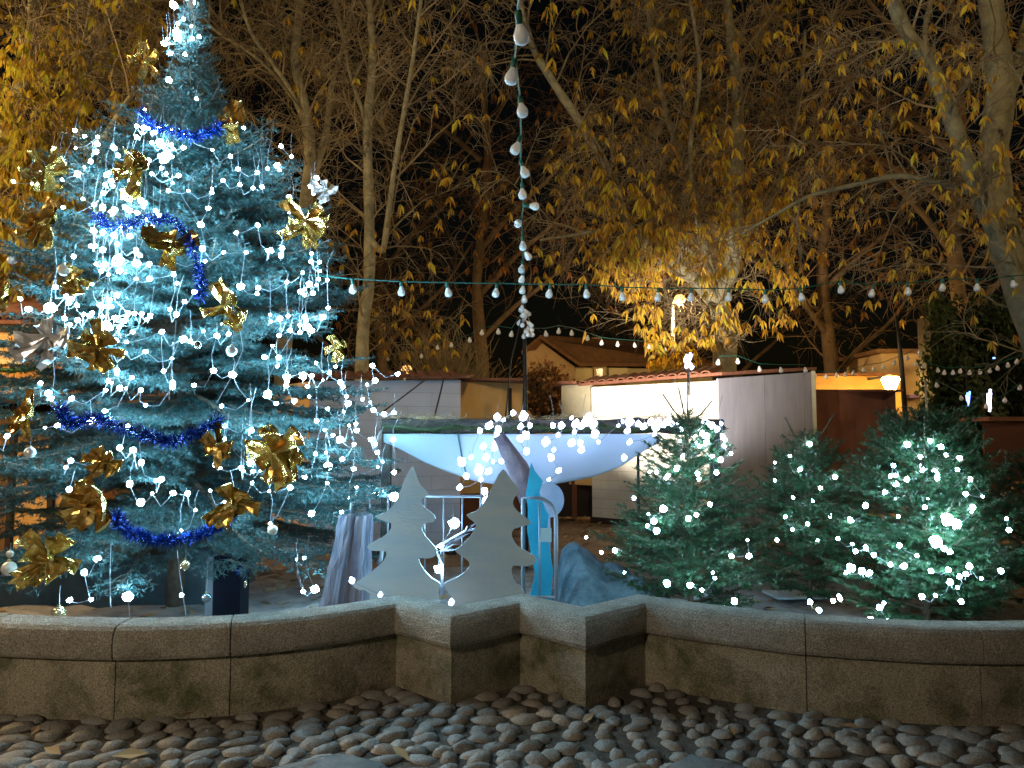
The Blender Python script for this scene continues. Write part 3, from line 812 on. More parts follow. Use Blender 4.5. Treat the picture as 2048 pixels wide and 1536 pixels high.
# ================================================================ POLE, CABLES, FESTOON LIGHTS
PT = P(1048, 618, 9.0)
t = empty('cable_pole', (PT.x, PT.y, 0), 'thin black pole in the centre carrying the light strings', 'pole')
g = Geo(); g.tube([(PT.x + .02, PT.y, 0), (PT.x + .02, PT.y, 1.6), (PT.x, PT.y, PT.z + .1)], [.03, .028, .02], 8); g.build('pole_shaft', M['wire_black'], t, smooth=True)
def cable(name, pts, r, m, label, cat='cable', group=None):
    g = Geo(); g.tube(pts, r, 5); return tag(g.build(name, m), label, cat, group)
cable('guy_wire', [tuple(PT), tuple(P(1022, 720, 8.6)), tuple(P(1010, 845, 8.1))], .009, M['wire_black'], 'black wire slanting down from the pole to the crib beam', group='wires around the crib')
cable('guy_wire', [tuple(P(888, 756, 8.8)), tuple(P(868, 838, 7.6))], .009, M['wire_black'], 'short black wire above the left end of the crib beam', group='wires around the crib')
cable('guy_wire', [tuple(P(850, 760, 9.2)), tuple(P(755, 832, 7.8))], .009, M['wire_black'], 'black wire crossing the lavender hut wall at a slant', group='wires around the crib')
cable('rope', [tuple(P(915, 868, 7.40)), tuple(P(922, 905, 7.38)), tuple(P(935, 962, 7.36))], .008, M['wire_green'], 'dark cord hanging in front of the blue cloth')

# bulb prototypes, origin at the top of the socket, hanging down -Z
def lathe_mesh(name, prof, k, m, jit=0):
    g = Geo(); g.lathe(prof, k)
    if jit: g.V[0] += rng.normal(0, jit, g.V[0].shape)
    o = g.build(name, m, smooth=True); me = o.data
    bpy.data.objects.remove(o); return me
BR = 0.034
ME_BULB = lathe_mesh('bulb', [(.013, -.040), (.015, -.052), (.024, -.070), (BR, -.092), (BR * 1.02, -.108), (.030, -.126), (.026, -.128), (.018, -.134), (.004, -.138)], 14, M['bulb_off'])
ME_SOCK = lathe_mesh('socket', [(.008, .006), (.015, 0), (.017, -.02), (.016, -.046), (.014, -.05)], 10, M['wire_green'])
ME_LED = lathe_mesh('led_bulb', [(.004, -.015), (.013, -.009), (.017, 0), (.013, .009), (.004, .015)], 9, M['led'], .0024)
ME_LEDS = lathe_mesh('led_bulb', [(.004, -.013), (.011, -.008), (.0145, 0), (.011, .008), (.004, .013)], 9, M['led_small'], .002)
ME_LEDI = lathe_mesh('led_bulb', [(.004, -.022), (.014, -.014), (.019, 0), (.013, .012), (.005, .022)], 9, M['led_icicle'], .0026)
def put(me, name, parent, loc, rot=None, sc=1.0):
    o = bpy.data.objects.new(name, me); COL.objects.link(o)
    o.location = loc
    if rot is not None: o.rotation_euler = rot
    o.scale = (sc, sc, sc)
    o.parent = parent
    if parent is not None and parent.type == 'EMPTY' : o.matrix_parent_inverse = world_of(parent).inverted()
    return o
def festoon(pts, pix, label, tilt=None, sub=True, r=.006):
    # pts: cable course; pix: list of (point, tilt) for bulbs
    t = empty('festoon_light_string', tuple(pts[0]), label, 'light string', 'strings of unlit white festoon bulbs')
    g = Geo(); g.tube([tuple(p) for p in pts], r, 5); g.build('cable', M['wire_green'], t)
    for p, tl in pix:
        b = put(ME_BULB, 'bulb', t, tuple(p), tl)
        if sub:
            s = bpy.data.objects.new('socket', ME_SOCK); COL.objects.link(s); s.parent = b
    return t
# string coming from overhead down to the pole top (the first bulbs are close to the viewer)
col_px = [(1036, 22, 3.05, 38), (1030, 118, 3.75, -6), (1040, 194, 4.35, -12), (1042, 272, 4.95, 22), (1041, 322, 5.4, -20), (1044, 366, 5.9, -3), (1047, 410, 6.2, 88), (1043, 437, 6.5, -50),
          (1045, 473, 6.8, -5), (1046, 495, 7.1, 30), (1046, 522, 7.4, -18), (1048, 542, 7.7, 28), (1048, 564, 8.0, -12), (1048, 582, 8.3, 6), (1046, 603, 8.6, -8)]
pts = [P(1048, -190, 2.3)] + [P(a, b, c) for a, b, c, _ in col_px] + [PT]
festoon(pts, [(P(a, b, c), (R(random.uniform(-10, 10)), R(-d), random.uniform(0, 3))) for a, b, c, d in col_px], 'string of unlit white bulbs coming from overhead down to the pole')
# bundle of spare bulbs at the pole top
t = empty('bulb_bundle', tuple(PT), 'clump of white bulbs bundled at the top of the black pole', 'light string')
for i in range(16):
    put(ME_BULB, 'bulb', t, (PT.x + random.uniform(-.05, .06) + 0.03 * i / 16, PT.y - .05 + random.uniform(-.06, .05), PT.z - .0 - .021 * i + .02), (R(random.uniform(-60, 60)), R(random.uniform(-60, 60)), 0), .8)
def row(pxs, Y0, Y1, label, sub=True, endpts=()):
    n = len(pxs); tot = []
    x0, x1 = pxs[0][0], pxs[-1][0]
    for px, py in pxs:
        k = (px - x0) / (x1 - x0)
        Y = 1 / ((1 - k) / Y0 + k / Y1)
        p = P(px, py, Y); tot.append(p + Vector((0, 0, .088)))
    pts = [Vector(e) for e in endpts[:1]] + tot + [Vector(e) for e in endpts[1:]]
    festoon(pts, [(p, (R(random.uniform(-8, 8)), R(random.uniform(-10, 10)), 0)) for p in tot], label, sub=sub)
row([(704, 577), (802, 582), (893, 584), (994, 585), (1101, 587), (1172, 587), (1244, 592), (1317, 594), (1383, 594), (1458, 594), (1530, 597), (1600, 594), (1680, 579), (1747, 586), (1816, 582), (1884, 574), (1955, 574), (2025, 568), (2095, 560)],
    6.7, 8.4, 'long string of unlit bulbs crossing the view from the tree to the right edge', endpts=[P(560, 545, 6.9), P(2200, 540, 8.6)])
row([(-60, 505), (25, 517), (118, 527), (180, 532)], 6.0, 6.4, 'short run of unlit bulbs at the left edge beside the tree')
row([(776, 718), (806, 712), (843, 712), (875, 695), (903, 690), (938, 680), (965, 665), (996, 663), (1024, 668)], 17, 11, 'small far bulbs sloping down left from the pole', sub=False, endpts=[P(740, 730, 18), PT])
row([(1066, 668), (1090, 668), (1118, 662), (1143, 666), (1176, 676), (1204, 685), (1235, 688), (1268, 690), (1298, 693), (1330, 700)], 11, 15, 'small far bulbs in front of the gabled house roof', sub=False, endpts=[PT, P(1360, 700, 15.5)])
row([(1438, 724), (1475, 722), (1518, 738), (1560, 740), (1610, 740)], 11.8, 12.4, 'few bulbs hanging above the roof of the white hut', sub=False)
row([(1630, 750), (1652, 753), (1672, 750), (1691, 749), (1708, 746), (1728, 740), (1747, 737), (1766, 734), (1790, 725), (1815, 716), (1838, 705)], 14.5, 13.8, 'small bulbs above the dark brown hut', sub=False)
row([(1832, 728), (1846, 732), (1875, 740), (1890, 745), (1907, 745), (1922, 742), (1940, 745), (1958, 744), (1980, 741), (1994, 736), (2015, 730), (2035, 723), (2060, 712)], 14, 13, 'small bulbs in front of the dark ivy at the right', sub=False)
row([(1872, 770), (1921, 796), (1973, 812), (2010, 800), (2042, 775)], 13, 13, 'lower loop of sparse bulbs below the ivy at the far right', sub=False)
# hanging coloured LED tubes
for i, (px, py, m, lab, hgt) in enumerate([(1935, 798, 'blue_led', 'hanging blue LED tube at the far right', .3), (1978, 800, 'white_led', 'hanging violet white LED tube at the far right', .42), (1991, 719, 'blue_led', 'tiny violet light in the leaves at the far right', .1)]):
    p = P(px, py, 13.4); t = empty('hanging_light', tuple(p), lab, 'light', 'coloured lights hanging at the right')
    g = Geo()
    for q in range(5 if i < 2 else 1): g.tube([(p.x + random.uniform(-.05, .05), p.y, p.z + hgt / 2 - random.uniform(0, .1)), (p.x + random.uniform(-.03, .03), p.y, p.z - hgt / 2 + random.uniform(0, .12))], .014, 6)
    g.build('light_tube', M[m], t)
    g = Geo(); g.tube([(p.x, p.y, p.z + hgt / 2), (p.x, p.y, p.z + hgt / 2 + .6)], .005, 4); g.build('cord', M['wire_black'], t)

# ================================================================ THE CRIB: BEAM, POSTS, CLOTH, ICICLE LIGHTS
YB = 7.55
t = empty('crib_frame', (XW(1100, YB), YB, 0), 'rough dark beam on posts with moss and straw above the blue cloth', 'shelter')
g = Geo()
bx0, bx1 = XW(765, YB), XW(1445, YB); bz = ZW(853, YB)
pts = [(bx0 + (bx1 - bx0) * i / 16, YB + .02 * math.sin(i), bz + .008 * math.sin(i * 1.7)) for i in range(17)]
g.tube(pts, [.075 + .012 * math.sin(i * 2.3) for i in range(17)], 10)
g.box(((bx0 + bx1) / 2, YB + .55, bz + .05), (bx1 - bx0, 1.2, .03))
g.build('beam', M['log'], t)
g = Geo(); g.bar((bx1 - .06, YB + .1, 0), (bx1 - .06, YB + .1, bz), .09, .09); g.build('post', M['log'], t)
g = Geo(); g.bar((bx0 + .03, YB + .1, 0), (bx0 + .03, YB + .1, bz), .09, .09); g.build('post', M['log'], t)
g = Geo(); n = 900
xs = rng.uniform(bx0, bx1, n); P0 = np.stack([xs, YB + rng.uniform(-.10, .4, n), bz + .07 + rng.uniform(-.02, .03, n)], 1)
keep = (np.sin(xs * 5) + rng.normal(0, .8, n)) > 0.2; P0 = P0[keep]
d = rng.normal(0, 1, P0.shape) * np.array([.09, .05, .03]) + np.array([0, -.02, .015])
g.segs(P0, P0 + d, .003, .002, 3); tag(g.build('straw', M['straw'], t), kind='stuff')
garland('moss_garland', [(x, YB - .075, bz - .02 + .02 * math.sin(x * 9)) for x in np.linspace(bx0, bx1, 20)], 0.075, 750, M['ivy'], 'dark mossy fir sprigs tied along the crib beam', 'garland', wd=0.010)

# sagging blue white cloth hung under the beam
YC = YB - .13
g = Geo(); nu, nv = 60, 14; V = []
cx0, cx1 = XW(768, YC), XW(1318, YC)
low = [(768, 884), (790, 893), (850, 925), (900, 945), (950, 962), (1010, 972), (1080, 972), (1120, 966), (1185, 955), (1240, 934), (1290, 900), (1318, 886)]
for i in range(nu + 1):
    px = 768 + 550 * i / nu
    for a in range(len(low) - 1):
        if low[a][0] <= px <= low[a + 1][0]:
            kx = (px - low[a][0]) / (low[a + 1][0] - low[a][0]); zl = low[a][1] + (low[a + 1][1] - low[a][1]) * kx
    for j in range(nv + 1):
        v = j / nv; py = 868 + (zl - 868) * v
        p = P(px, py, YC)
        fold = .010 * math.sin(px * .034 + v * 2.0) * (0.3 + v) + .006 * math.sin(px * .011 - v * 4) + .015 * math.sin(math.pi * v)
        V.append((p.x, p.y - fold, p.z))
Fs = [(i * (nv + 1) + j, (i + 1) * (nv + 1) + j, (i + 1) * (nv + 1) + j + 1, i * (nv + 1) + j + 1) for i in range(nu) for j in range(nv)]
g.add(V, Fs)
o = tag(g.build('cloth', M['cloth'], smooth=True), 'pale blue cloth sagging below the dark beam', 'cloth')
sm = o.modifiers.new('thick', 'SOLIDIFY'); sm.thickness = .004

def led_string(name, pts, me, label, group, wire=True, maxlen=0.45, wr=.0028, scs=None, sag=.04, cat='light string', drop=None):
    base = pts[0]
    t = empty(name, tuple(base), label, cat, group)
    g = Geo()
    for i in range(len(pts) - 1):
        a, b = pts[i], pts[i + 1]
        if (a - b).length >= maxlen:
            if g.n: g.build('cable', M['wire_white'], t)
            g = Geo()
        else:
            m = (a + b) / 2 + Vector((random.uniform(-.02, .02), random.uniform(-.03, .0), -sag * random.random()))
            g.tube([tuple(a), tuple(a * .5 + m * .5 - Vector((0, 0, .006))), tuple(m), tuple(b)], wr, 4)
    if g.n: g.build('cable', M['wire_white'], t)
    for p in pts:
        if drop and random.random() < drop:
            h = random.uniform(.12, .35); g = Geo()
            g.tube([tuple(p), tuple(p + Vector((random.uniform(-.02, .02), 0, h * .5))), tuple(p + Vector((random.uniform(-.04, .04), .03, h)))], wr * .8, 4)
            g.build('drop_wire', M['wire_white'], t)
    for i, p in enumerate(pts):
        s = (scs[i] if scs else 1.0) * random.choice((.6, .75, .9, 1.0, 1.1, 1.35)) * random.uniform(.9, 1.1)
        put(me, 'led_bulb', t, tuple(p), (R(random.uniform(-40, 40)), R(random.uniform(-40, 40)), 0), s)
    return t
def chain(pts):
    pts = list(pts); out = [pts.pop(0)]
    while pts:
        i = min(range(len(pts)), key=lambda k: (pts[k] - out[-1]).length); out.append(pts.pop(i))
    return out
ic = [(405,118),(450,140),(517,90),(590,110),(350,178),(282,215),(410,205),(400,245),(570,185),(635,177),(607,245),(567,270),(395,300),(385,335),(307,325),(495,370),(610,360),(433,430),(375,435),(325,403),(345,503),(275,490),(220,403),(152,433),(185,535),(140,615),(310,650),(290,560),(797,178),(858,178),(930,125),(1048,125),(950,222),(835,245),(1093,235),(748,293),(932,300),(990,300),(805,350),(783,403),(840,497),(770,560),(1000,350),(1118,295),(1325,215),(1340,295),(1300,405),(1515,240),(1710,200),
      (960,165),(1000,180),(1040,170),(1080,165),(985,185),(1020,160),(1290,150),(1340,150),(1400,165),(1490,150),(1520,180),(1570,170),(1640,165),(1870,150),(1985,165),(1960,210),(1990,250),(2005,330),(1610,150),(1260,180),(1925,180),(1440,185),(1900,170),(1545,150),(1680,160)]
icp = [(880 + a / 3.531, 800 + b / 3.531) for a, b in ic]
L1_ = [q for q in icp if q[0] < 1062]; L2_ = [q for q in icp if 1062 <= q[0] < 1250]; L3_ = [q for q in icp if q[0] >= 1250]
L1_ += [(969, 982), (970, 1015), (961, 1024), (972, 999), (965, 1008)]
for q, lab in ((L1_, 'left bunch of icicle lights dripping down over the plywood tree'), (L2_, 'middle bunch of icicle lights hanging on the crib beam'), (L3_, 'right bunch of icicle lights on the beam behind the small fir')):
    led_string('icicle_light_string', chain([P(a, b, YC - .16 - random.uniform(0, .08)) for a, b in q]), ME_LEDI, lab, 'icicle lights on the crib beam', maxlen=.30, sag=.03, drop=.35, wr=.0035, scs=[1.65] * len(q))
led_string('icicle_light_string', [P(a, b, 6.0) for a, b in [(788, 993), (908, 1047), (882, 1092), (877, 1138)]], ME_LED, 'four large bright bulbs on the wire between the plywood trees', 'icicle lights on the crib beam', maxlen=.5, scs=[2.0, 1.7, 1.3, 1.5], sag=.02, drop=.6)
led_string('ground_light_string', [P(a, b, 5.62) for a, b in [(704, 1160), (761, 1189), (903, 1204)]], ME_LEDI, 'three bulbs on a wire lying along the wall top by the plywood trees', 'icicle lights on the crib beam', maxlen=.9, sag=.02)

# leaning mauve log under the beam
g = Geo(); a = P(1000, 872, 7.1); b = P(1062, 1000, 6.9)
g.tube([tuple(a), tuple((a + b) / 2 + Vector((.02, 0, .01))), tuple(b)], [.055, .10, .11], 9)
v = g.V[0]; v += rng.normal(0, .006, v.shape)
tag(g.build('leaning_log', M['log_mauve'], smooth=True), 'rough mauve brown log leaning behind the taller plywood tree', 'log')
# guessed second dark log behind it
# ================================================================ PLYWOOD TREES AND OTHER CUTOUTS
def cutout(name, pix, Y, th, m, label, cat, group=None):
    g = Geo(); g.prism_poly([tuple(P(a, b, Y)) for a, b in pix][::-1], th)
    return tag(g.build(name, m), label, cat, group)
T1_old = [(822,930),(832,946),(842,965),(853,985),(860,994),(848,997),(841,997),(845,1012),(855,1028),(868,1038),(870,1046),(860,1053),(848,1055),(843,1058),(850,1075),(862,1092),(878,1110),(872,1118),(850,1116),(836,1114),(840,1130),(852,1150),(872,1172),(896,1190),(900,1208),(880,1260),(745,1260),(700,1200),(712,1172),(745,1152),(768,1128),(774,1110),(760,1105),(738,1100),(730,1092),(752,1082),(772,1062),(786,1040),(776,1030),(760,1024),(752,1016),(772,1002),(790,982),(803,958),(812,940)]
T2_old = [(1010,905),(1018,925),(1030,948),(1042,968),(1048,985),(1040,992),(1028,996),(1026,1004),(1032,1016),(1046,1026),(1060,1034),(1062,1044),(1048,1052),(1030,1056),(1024,1062),(1030,1078),(1044,1094),(1066,1110),(1070,1122),(1056,1132),(1036,1136),(1022,1142),(1026,1158),(1036,1172),(1046,1180),(1052,1262),(890,1262),(886,1205),(900,1180),(912,1160),(922,1140),(932,1122),(926,1114),(912,1106),(908,1096),(930,1082),(948,1062),(958,1044),(952,1038),(938,1032),(936,1022),(956,1008),(968,985),(980,955),(992,930),(1002,912)]
T1 = [(826,932),(835,959),(846,976),(858,988),(846,996),(843,1008),(856,1020),(871,1033),(866,1044),(848,1048),(844,1061),(859,1082),(874,1099),(870,1112),(856,1117),(837,1117),(844,1134),(862,1155),(880,1167),(876,1185),(870,1262),(752,1262),(740,1188),(718,1180),(705,1170),(718,1161),(747,1140),(768,1120),(772,1103),(747,1102),(734,1095),(742,1086),(762,1076),(780,1060),(783,1047),(766,1041),(750,1033),(768,1026),(783,1014),(795,996),(806,967),(815,947)]
T2 = [(1006,938),(1016,950),(1026,964),(1040,983),(1030,994),(1026,1008),(1036,1023),(1060,1042),(1056,1050),(1028,1058),(1024,1073),(1036,1093),(1070,1112),(1071,1125),(1055,1133),(1026,1131),(1024,1149),(1032,1167),(1048,1183),(1048,1262),(912,1262),(905,1198),(893,1180),(887,1167),(909,1157),(932,1142),(939,1127),(930,1117),(912,1104),(912,1098),(926,1088),(944,1067),(952,1050),(944,1041),(933,1030),(952,1022),(968,1004),(982,978),(994,955)]
def smooth_closed(p, n=3):
    out = []; N = len(p)
    for i in range(N):
        p0, p1, p2, p3 = p[i - 1], p[i], p[(i + 1) % N], p[(i + 2) % N]
        for k in range(n):
            t = k / n
            out.append(tuple(0.5 * ((2 * p1[a]) + (-p0[a] + p2[a]) * t + (2 * p0[a] - 5 * p1[a] + 4 * p2[a] - p3[a]) * t * t + (-p0[a] + 3 * p1[a] - 3 * p2[a] + p3[a]) * t ** 3) for a in (0, 1)))
    return out
cutout('plywood_tree', smooth_closed(T1, 2), 5.95, .018, M['plywood'], 'shorter plywood fir tree cutout, the left one behind the wall', 'cutout', 'plywood tree cutouts')
cutout('plywood_tree', smooth_closed(T2, 2), 5.80, .018, M['plywood'], 'taller plywood fir tree cutout, the middle one behind the wall', 'cutout', 'plywood tree cutouts')
o = cutout('painted_tree_cutout', [(1062,924),(1070,942),(1086,962),(1079,985),(1084,1000),(1092,1020),(1098,1030),(1094,1062),(1100,1100),(1106,1140),(1102,1192),(1102,1240),(1058,1240),(1060,1192),(1070,1150),(1062,1110),(1054,1060),(1056,1020),(1052,988),(1058,950)], 6.35, .018, M['turquoise'], 'turquoise pointed tree cutout behind the crowd barrier', 'cutout')
g = Geo(); q = P(1091, 1070, 6.33); g.box(tuple(q), (.10, .008, .115)); g.build('paper_card', M['card'], o)
g = Geo(); c = P(1098, 1000, 6.75)
V = [(c.x + .135 * math.cos(a), c.y, c.z + .155 * math.sin(a)) for a in np.linspace(0, 2 * math.pi, 33)[:-1]]
g.prism_poly(V[::-1], .02); g.tube([(c.x, c.y + .03, 0), (c.x, c.y + .03, c.z)], .015, 6)
tag(g.build('round_board', M['mauve'], smooth=False), 'round mauve board right of the turquoise cutout', 'cutout')

# ================================================================ CROWD BARRIERS
def barrier(x0, x1, Y, ztop, zlow, nb, label, round_right=True, round_left=False, z0=.04):
    t = empty('crowd_barrier', ((x0 + x1) / 2, Y, 0), label, 'barrier', 'galvanised crowd barriers')
    r = .16; pts = [(x0, Y, z0)]
    pts += [(x0, Y, ztop - r)] + [(x0 + r - r * math.cos(a), Y, ztop - r + r * math.sin(a)) for a in np.linspace(.3, math.pi / 2, 5)] if round_left else [(x0, Y, ztop)]
    if round_right:
        pts += [(x1 - r + r * math.sin(a), Y, ztop - r + r * math.cos(a)) for a in np.linspace(0, math.pi / 2, 7)] + [(x1, Y, z0)]
    else: pts += [(x1, Y, ztop), (x1, Y, z0)]
    g = Geo(); g.tube(pts, .0175, 8); g.tube([(x0, Y, zlow), (x1, Y, zlow)], .0125, 8); g.build('frame', M['galv'], t, smooth=True)
    for i in range(1, nb):
        x = x0 + (x1 - x0) * i / nb
        g = Geo(); g.tube([(x, Y + .002, zlow), (x, Y + .002, ztop - .008 - (.03 if i == nb - 1 and round_right else 0))], .0085, 6); g.build('bar', M['galv'], t, smooth=True)
    for x in (x0 + .06, x1 - .06):
        g = Geo(); g.tube([(x, Y - .25, .06), (x, Y - .2, .10), (x, Y + .2, .10), (x, Y + .25, .06)], .014, 6); g.build('foot', M['galv'], t)
Yb = 6.15
barrier(XW(1046, Yb), XW(1111, Yb), Yb, ZW(995, Yb), ZW(1188, Yb), 2, 'rounded end of the barrier in front of the turquoise cutout')
barrier(XW(705, 6.5), XW(962, 6.5), 6.5, ZW(992, 6.5), ZW(1165, 6.5), 7, 'long crowd barrier seen between the plywood trees', round_right=False)
# white cane shaped tubes
def cane(pix, Y, label, r=.016):
    g = Geo(); g.tube([tuple(P(a, b, Y)) for a, b in pix], r, 8)
    tag(g.build('white_tube', M['wire_white'], smooth=True), label, 'tube', 'white bent tubes left of the plywood trees')
cane([(727, 1062), (722, 1046), (716, 1042), (714, 1055), (722, 1080), (731, 1092), (737, 1120), (740, 1146)], 6.2, 'bent white tube with a hooked top left of the plywood trees')
cane([(742, 1040), (741, 1080), (738, 1100)], 6.22, 'short straight white tube beside the hooked one')
cane([(764, 1100), (762, 1118), (755, 1128)], 6.22, 'small bent white tube at the edge of the left plywood tree')
# wrapped bundle (clear plastic) at 660-720
g = Geo(); n = 26; V = []
c = P(690, 1110, 6.1)
rows_ = 10
for j in range(rows_):
    z = .30 + (1.22 - .30) * j / (rows_ - 1); rad = .17 * (1.15 - .45 * j / (rows_ - 1))
    for i in range(n):
        a = 2 * math.pi * i / n; rr = rad * (1 + .16 * math.sin(a * 7 + j * .3) + random.uniform(-.06, .06))
        V.append((c.x + rr * math.cos(a) + .012 * j - .02, c.y + rr * math.sin(a), z - .25))
Fs = [(j * n + i, j * n + (i + 1) % n, (j + 1) * n + (i + 1) % n, (j + 1) * n + i) for j in range(rows_ - 1) for i in range(n)]
g.add(V, Fs); tag(g.build('wrapped_bundle', M['plastic_clear'], smooth=False), 'upright bundle wrapped in crinkled bluish plastic beside the big tree', 'bundle')
# foil leaves on a stalk between the plywood trees
g = Geo(); a = P(870, 1095, 6.05)
for i in range(16):
    k = random.random(); s = P(875 + 60 * k, 1105 - 45 * k, 6.05); e = s + Vector((random.uniform(.02, .17), random.uniform(-.05, .05), random.uniform(-.04, .10)))
    blades(g, np.array([tuple(s)]), np.array([tuple(e)]), .018)
g.tube([tuple(P(884, 1190, 6.05)), tuple(P(885, 1130, 6.05)), tuple(a), tuple(P(935, 1060, 6.05))], .012, 5)
tag(g.build('foil_branch', M['plastic_clear']), 'shiny foil branch between the two plywood trees', 'decoration')
# imitation snow blanket mound right of the barrier
g = Geo(); V = []; nu, nv = 40, 18
for i in range(nu + 1):
    for j in range(nv + 1):
        x = XW(1108, 6.6) + (XW(1345, 6.6) - XW(1108, 6.6)) * i / nu; y = 5.75 + 1.9 * j / nv
        h = .10 + .42 * math.exp(-((x - .55) / .22) ** 2) * math.exp(-((y - 6.9) / .65) ** 2) + .30 * math.exp(-((x - .95) / .5) ** 2) * math.exp(-((y - 6.6) / .7) ** 2)
        h += .04 * math.sin(x * 13 + y * 5) + .03 * math.sin(y * 17 - x * 6) + random.uniform(-.012, .012)
        e = min(i, nu - i, j, nv - j)
        h *= min(1, .25 + e * .25)
        V.append((x, y, h))
Fs = [(i * (nv + 1) + j, (i + 1) * (nv + 1) + j, (i + 1) * (nv + 1) + j + 1, i * (nv + 1) + j + 1) for i in range(nu) for j in range(nv)]
g.add(V, Fs); tag(g.build('snow_blanket', M['snow_cloth'], smooth=True), 'bluish imitation snow blanket heaped right of the barrier', 'blanket')
# second, paler boards on the ground under the firs
for (px, py, wd, dp, rz, lab) in ((1590, 1190, .5, .35, .1, 'pale board lying on the earth left of the middle fir trunk'), (1400, 1192, .3, .2, .3, 'small pale board under the first fir')):
    p = G(px, py, .08); g = Geo(); g.box((p.x, p.y, .085), (wd, dp, .02), rz)
    tag(g.build('ground_board', M['plywood']), lab, 'board', 'boards lying on the earth')

# ================================================================ DARK POST, COVERED BOX
t = empty('timber_post', (XW(463, 6.0), 6.0, 0), 'short black square post standing behind the wall under the big tree', 'post')
g = Geo(); g.box((XW(467, 6.0), 6.05, .35), (.215, .2, .62)); g.build('post_body', M['black_post'], t)
g = Geo(); g.box((XW(433, 6.0), 6.02, .35), (.06, .14, .62)); g.build('side_batten', M['grey_steel'], t)
t = empty('covered_table', (XW(180, 7.6), 7.6, 0), 'low table under a dark cover with a lilac top behind the big tree', 'table')
g = Geo()
Y1 = 7.0; xa, xb = XW(-160, 7), XW(425, 7); za, zb = ZW(1160, 7), ZW(1085, 7)
g.add([(xa, Y1, .03), (xb, Y1, .03), (xb, Y1, zb - .04), (xa, Y1, za - .02), (xa, 8.3, .03), (xb, 8.3, .03), (xb, 8.3, zb - .04), (xa, 8.3, za + .1)],
      [(0, 1, 2, 3), (1, 5, 6, 2), (5, 4, 7, 6), (4, 0, 3, 7), (3, 2, 6, 7)])
g.build('dark_cover', M['tarp_dark'], t)
g = Geo(); g.add([(xa - .05, Y1 - .05, za - .01), (XW(90, 7), Y1 - .05, ZW(1138, 7)), (XW(70, 8.2), 8.2, ZW(1108, 8.2)), (xa - .05, 8.2, ZW(1108, 8.2))], [(0, 1, 2, 3)])
o = g.build('lilac_top', M['tarp_lilac'], t); sm = o.modifiers.new('t', 'SOLIDIFY'); sm.thickness = .012
# ================================================================ CONIFERS
def needles(g, P0, P1, per_m, ln, wd, fwd=0.55, flat=0.0, mi=0):
    P0 = np.asarray(P0); P1 = np.asarray(P1)
    L = np.linalg.norm(P1 - P0, axis=1)
    n = np.maximum((L * per_m + rng.random(len(L))).astype(int), 0)
    idx = np.repeat(np.arange(len(L)), n)
    if len(idx) == 0: return
    t = rng.random(len(idx))[:, None]
    u, v, d = frames(P1 - P0)
    c = P0[idx] * (1 - t) + P1[idx] * t
    a = rng.uniform(0, 2 * math.pi, (len(idx), 1))
    o = u[idx] * np.cos(a) + v[idx] * np.sin(a)
    if flat: o[:, 2] = np.abs(o[:, 2]) * (1 - flat) ; o /= np.linalg.norm(o, axis=1, keepdims=True)
    dr = o + d[idx] * fwd; dr /= np.linalg.norm(dr, axis=1, keepdims=True)
    l = ln * rng.uniform(.7, 1.2, (len(idx), 1))
    side = np.cross(dr, d[idx]); side /= np.maximum(np.linalg.norm(side, axis=1, keepdims=True), 1e-6)
    V = np.empty((len(idx), 3, 3))
    V[:, 0] = c - side * wd / 2; V[:, 1] = c + side * wd / 2; V[:, 2] = c + dr * l
    g.add(V.reshape(-1, 3), (np.arange(len(idx)) * 3)[:, None] + np.array([[0, 1, 2]]), mi)

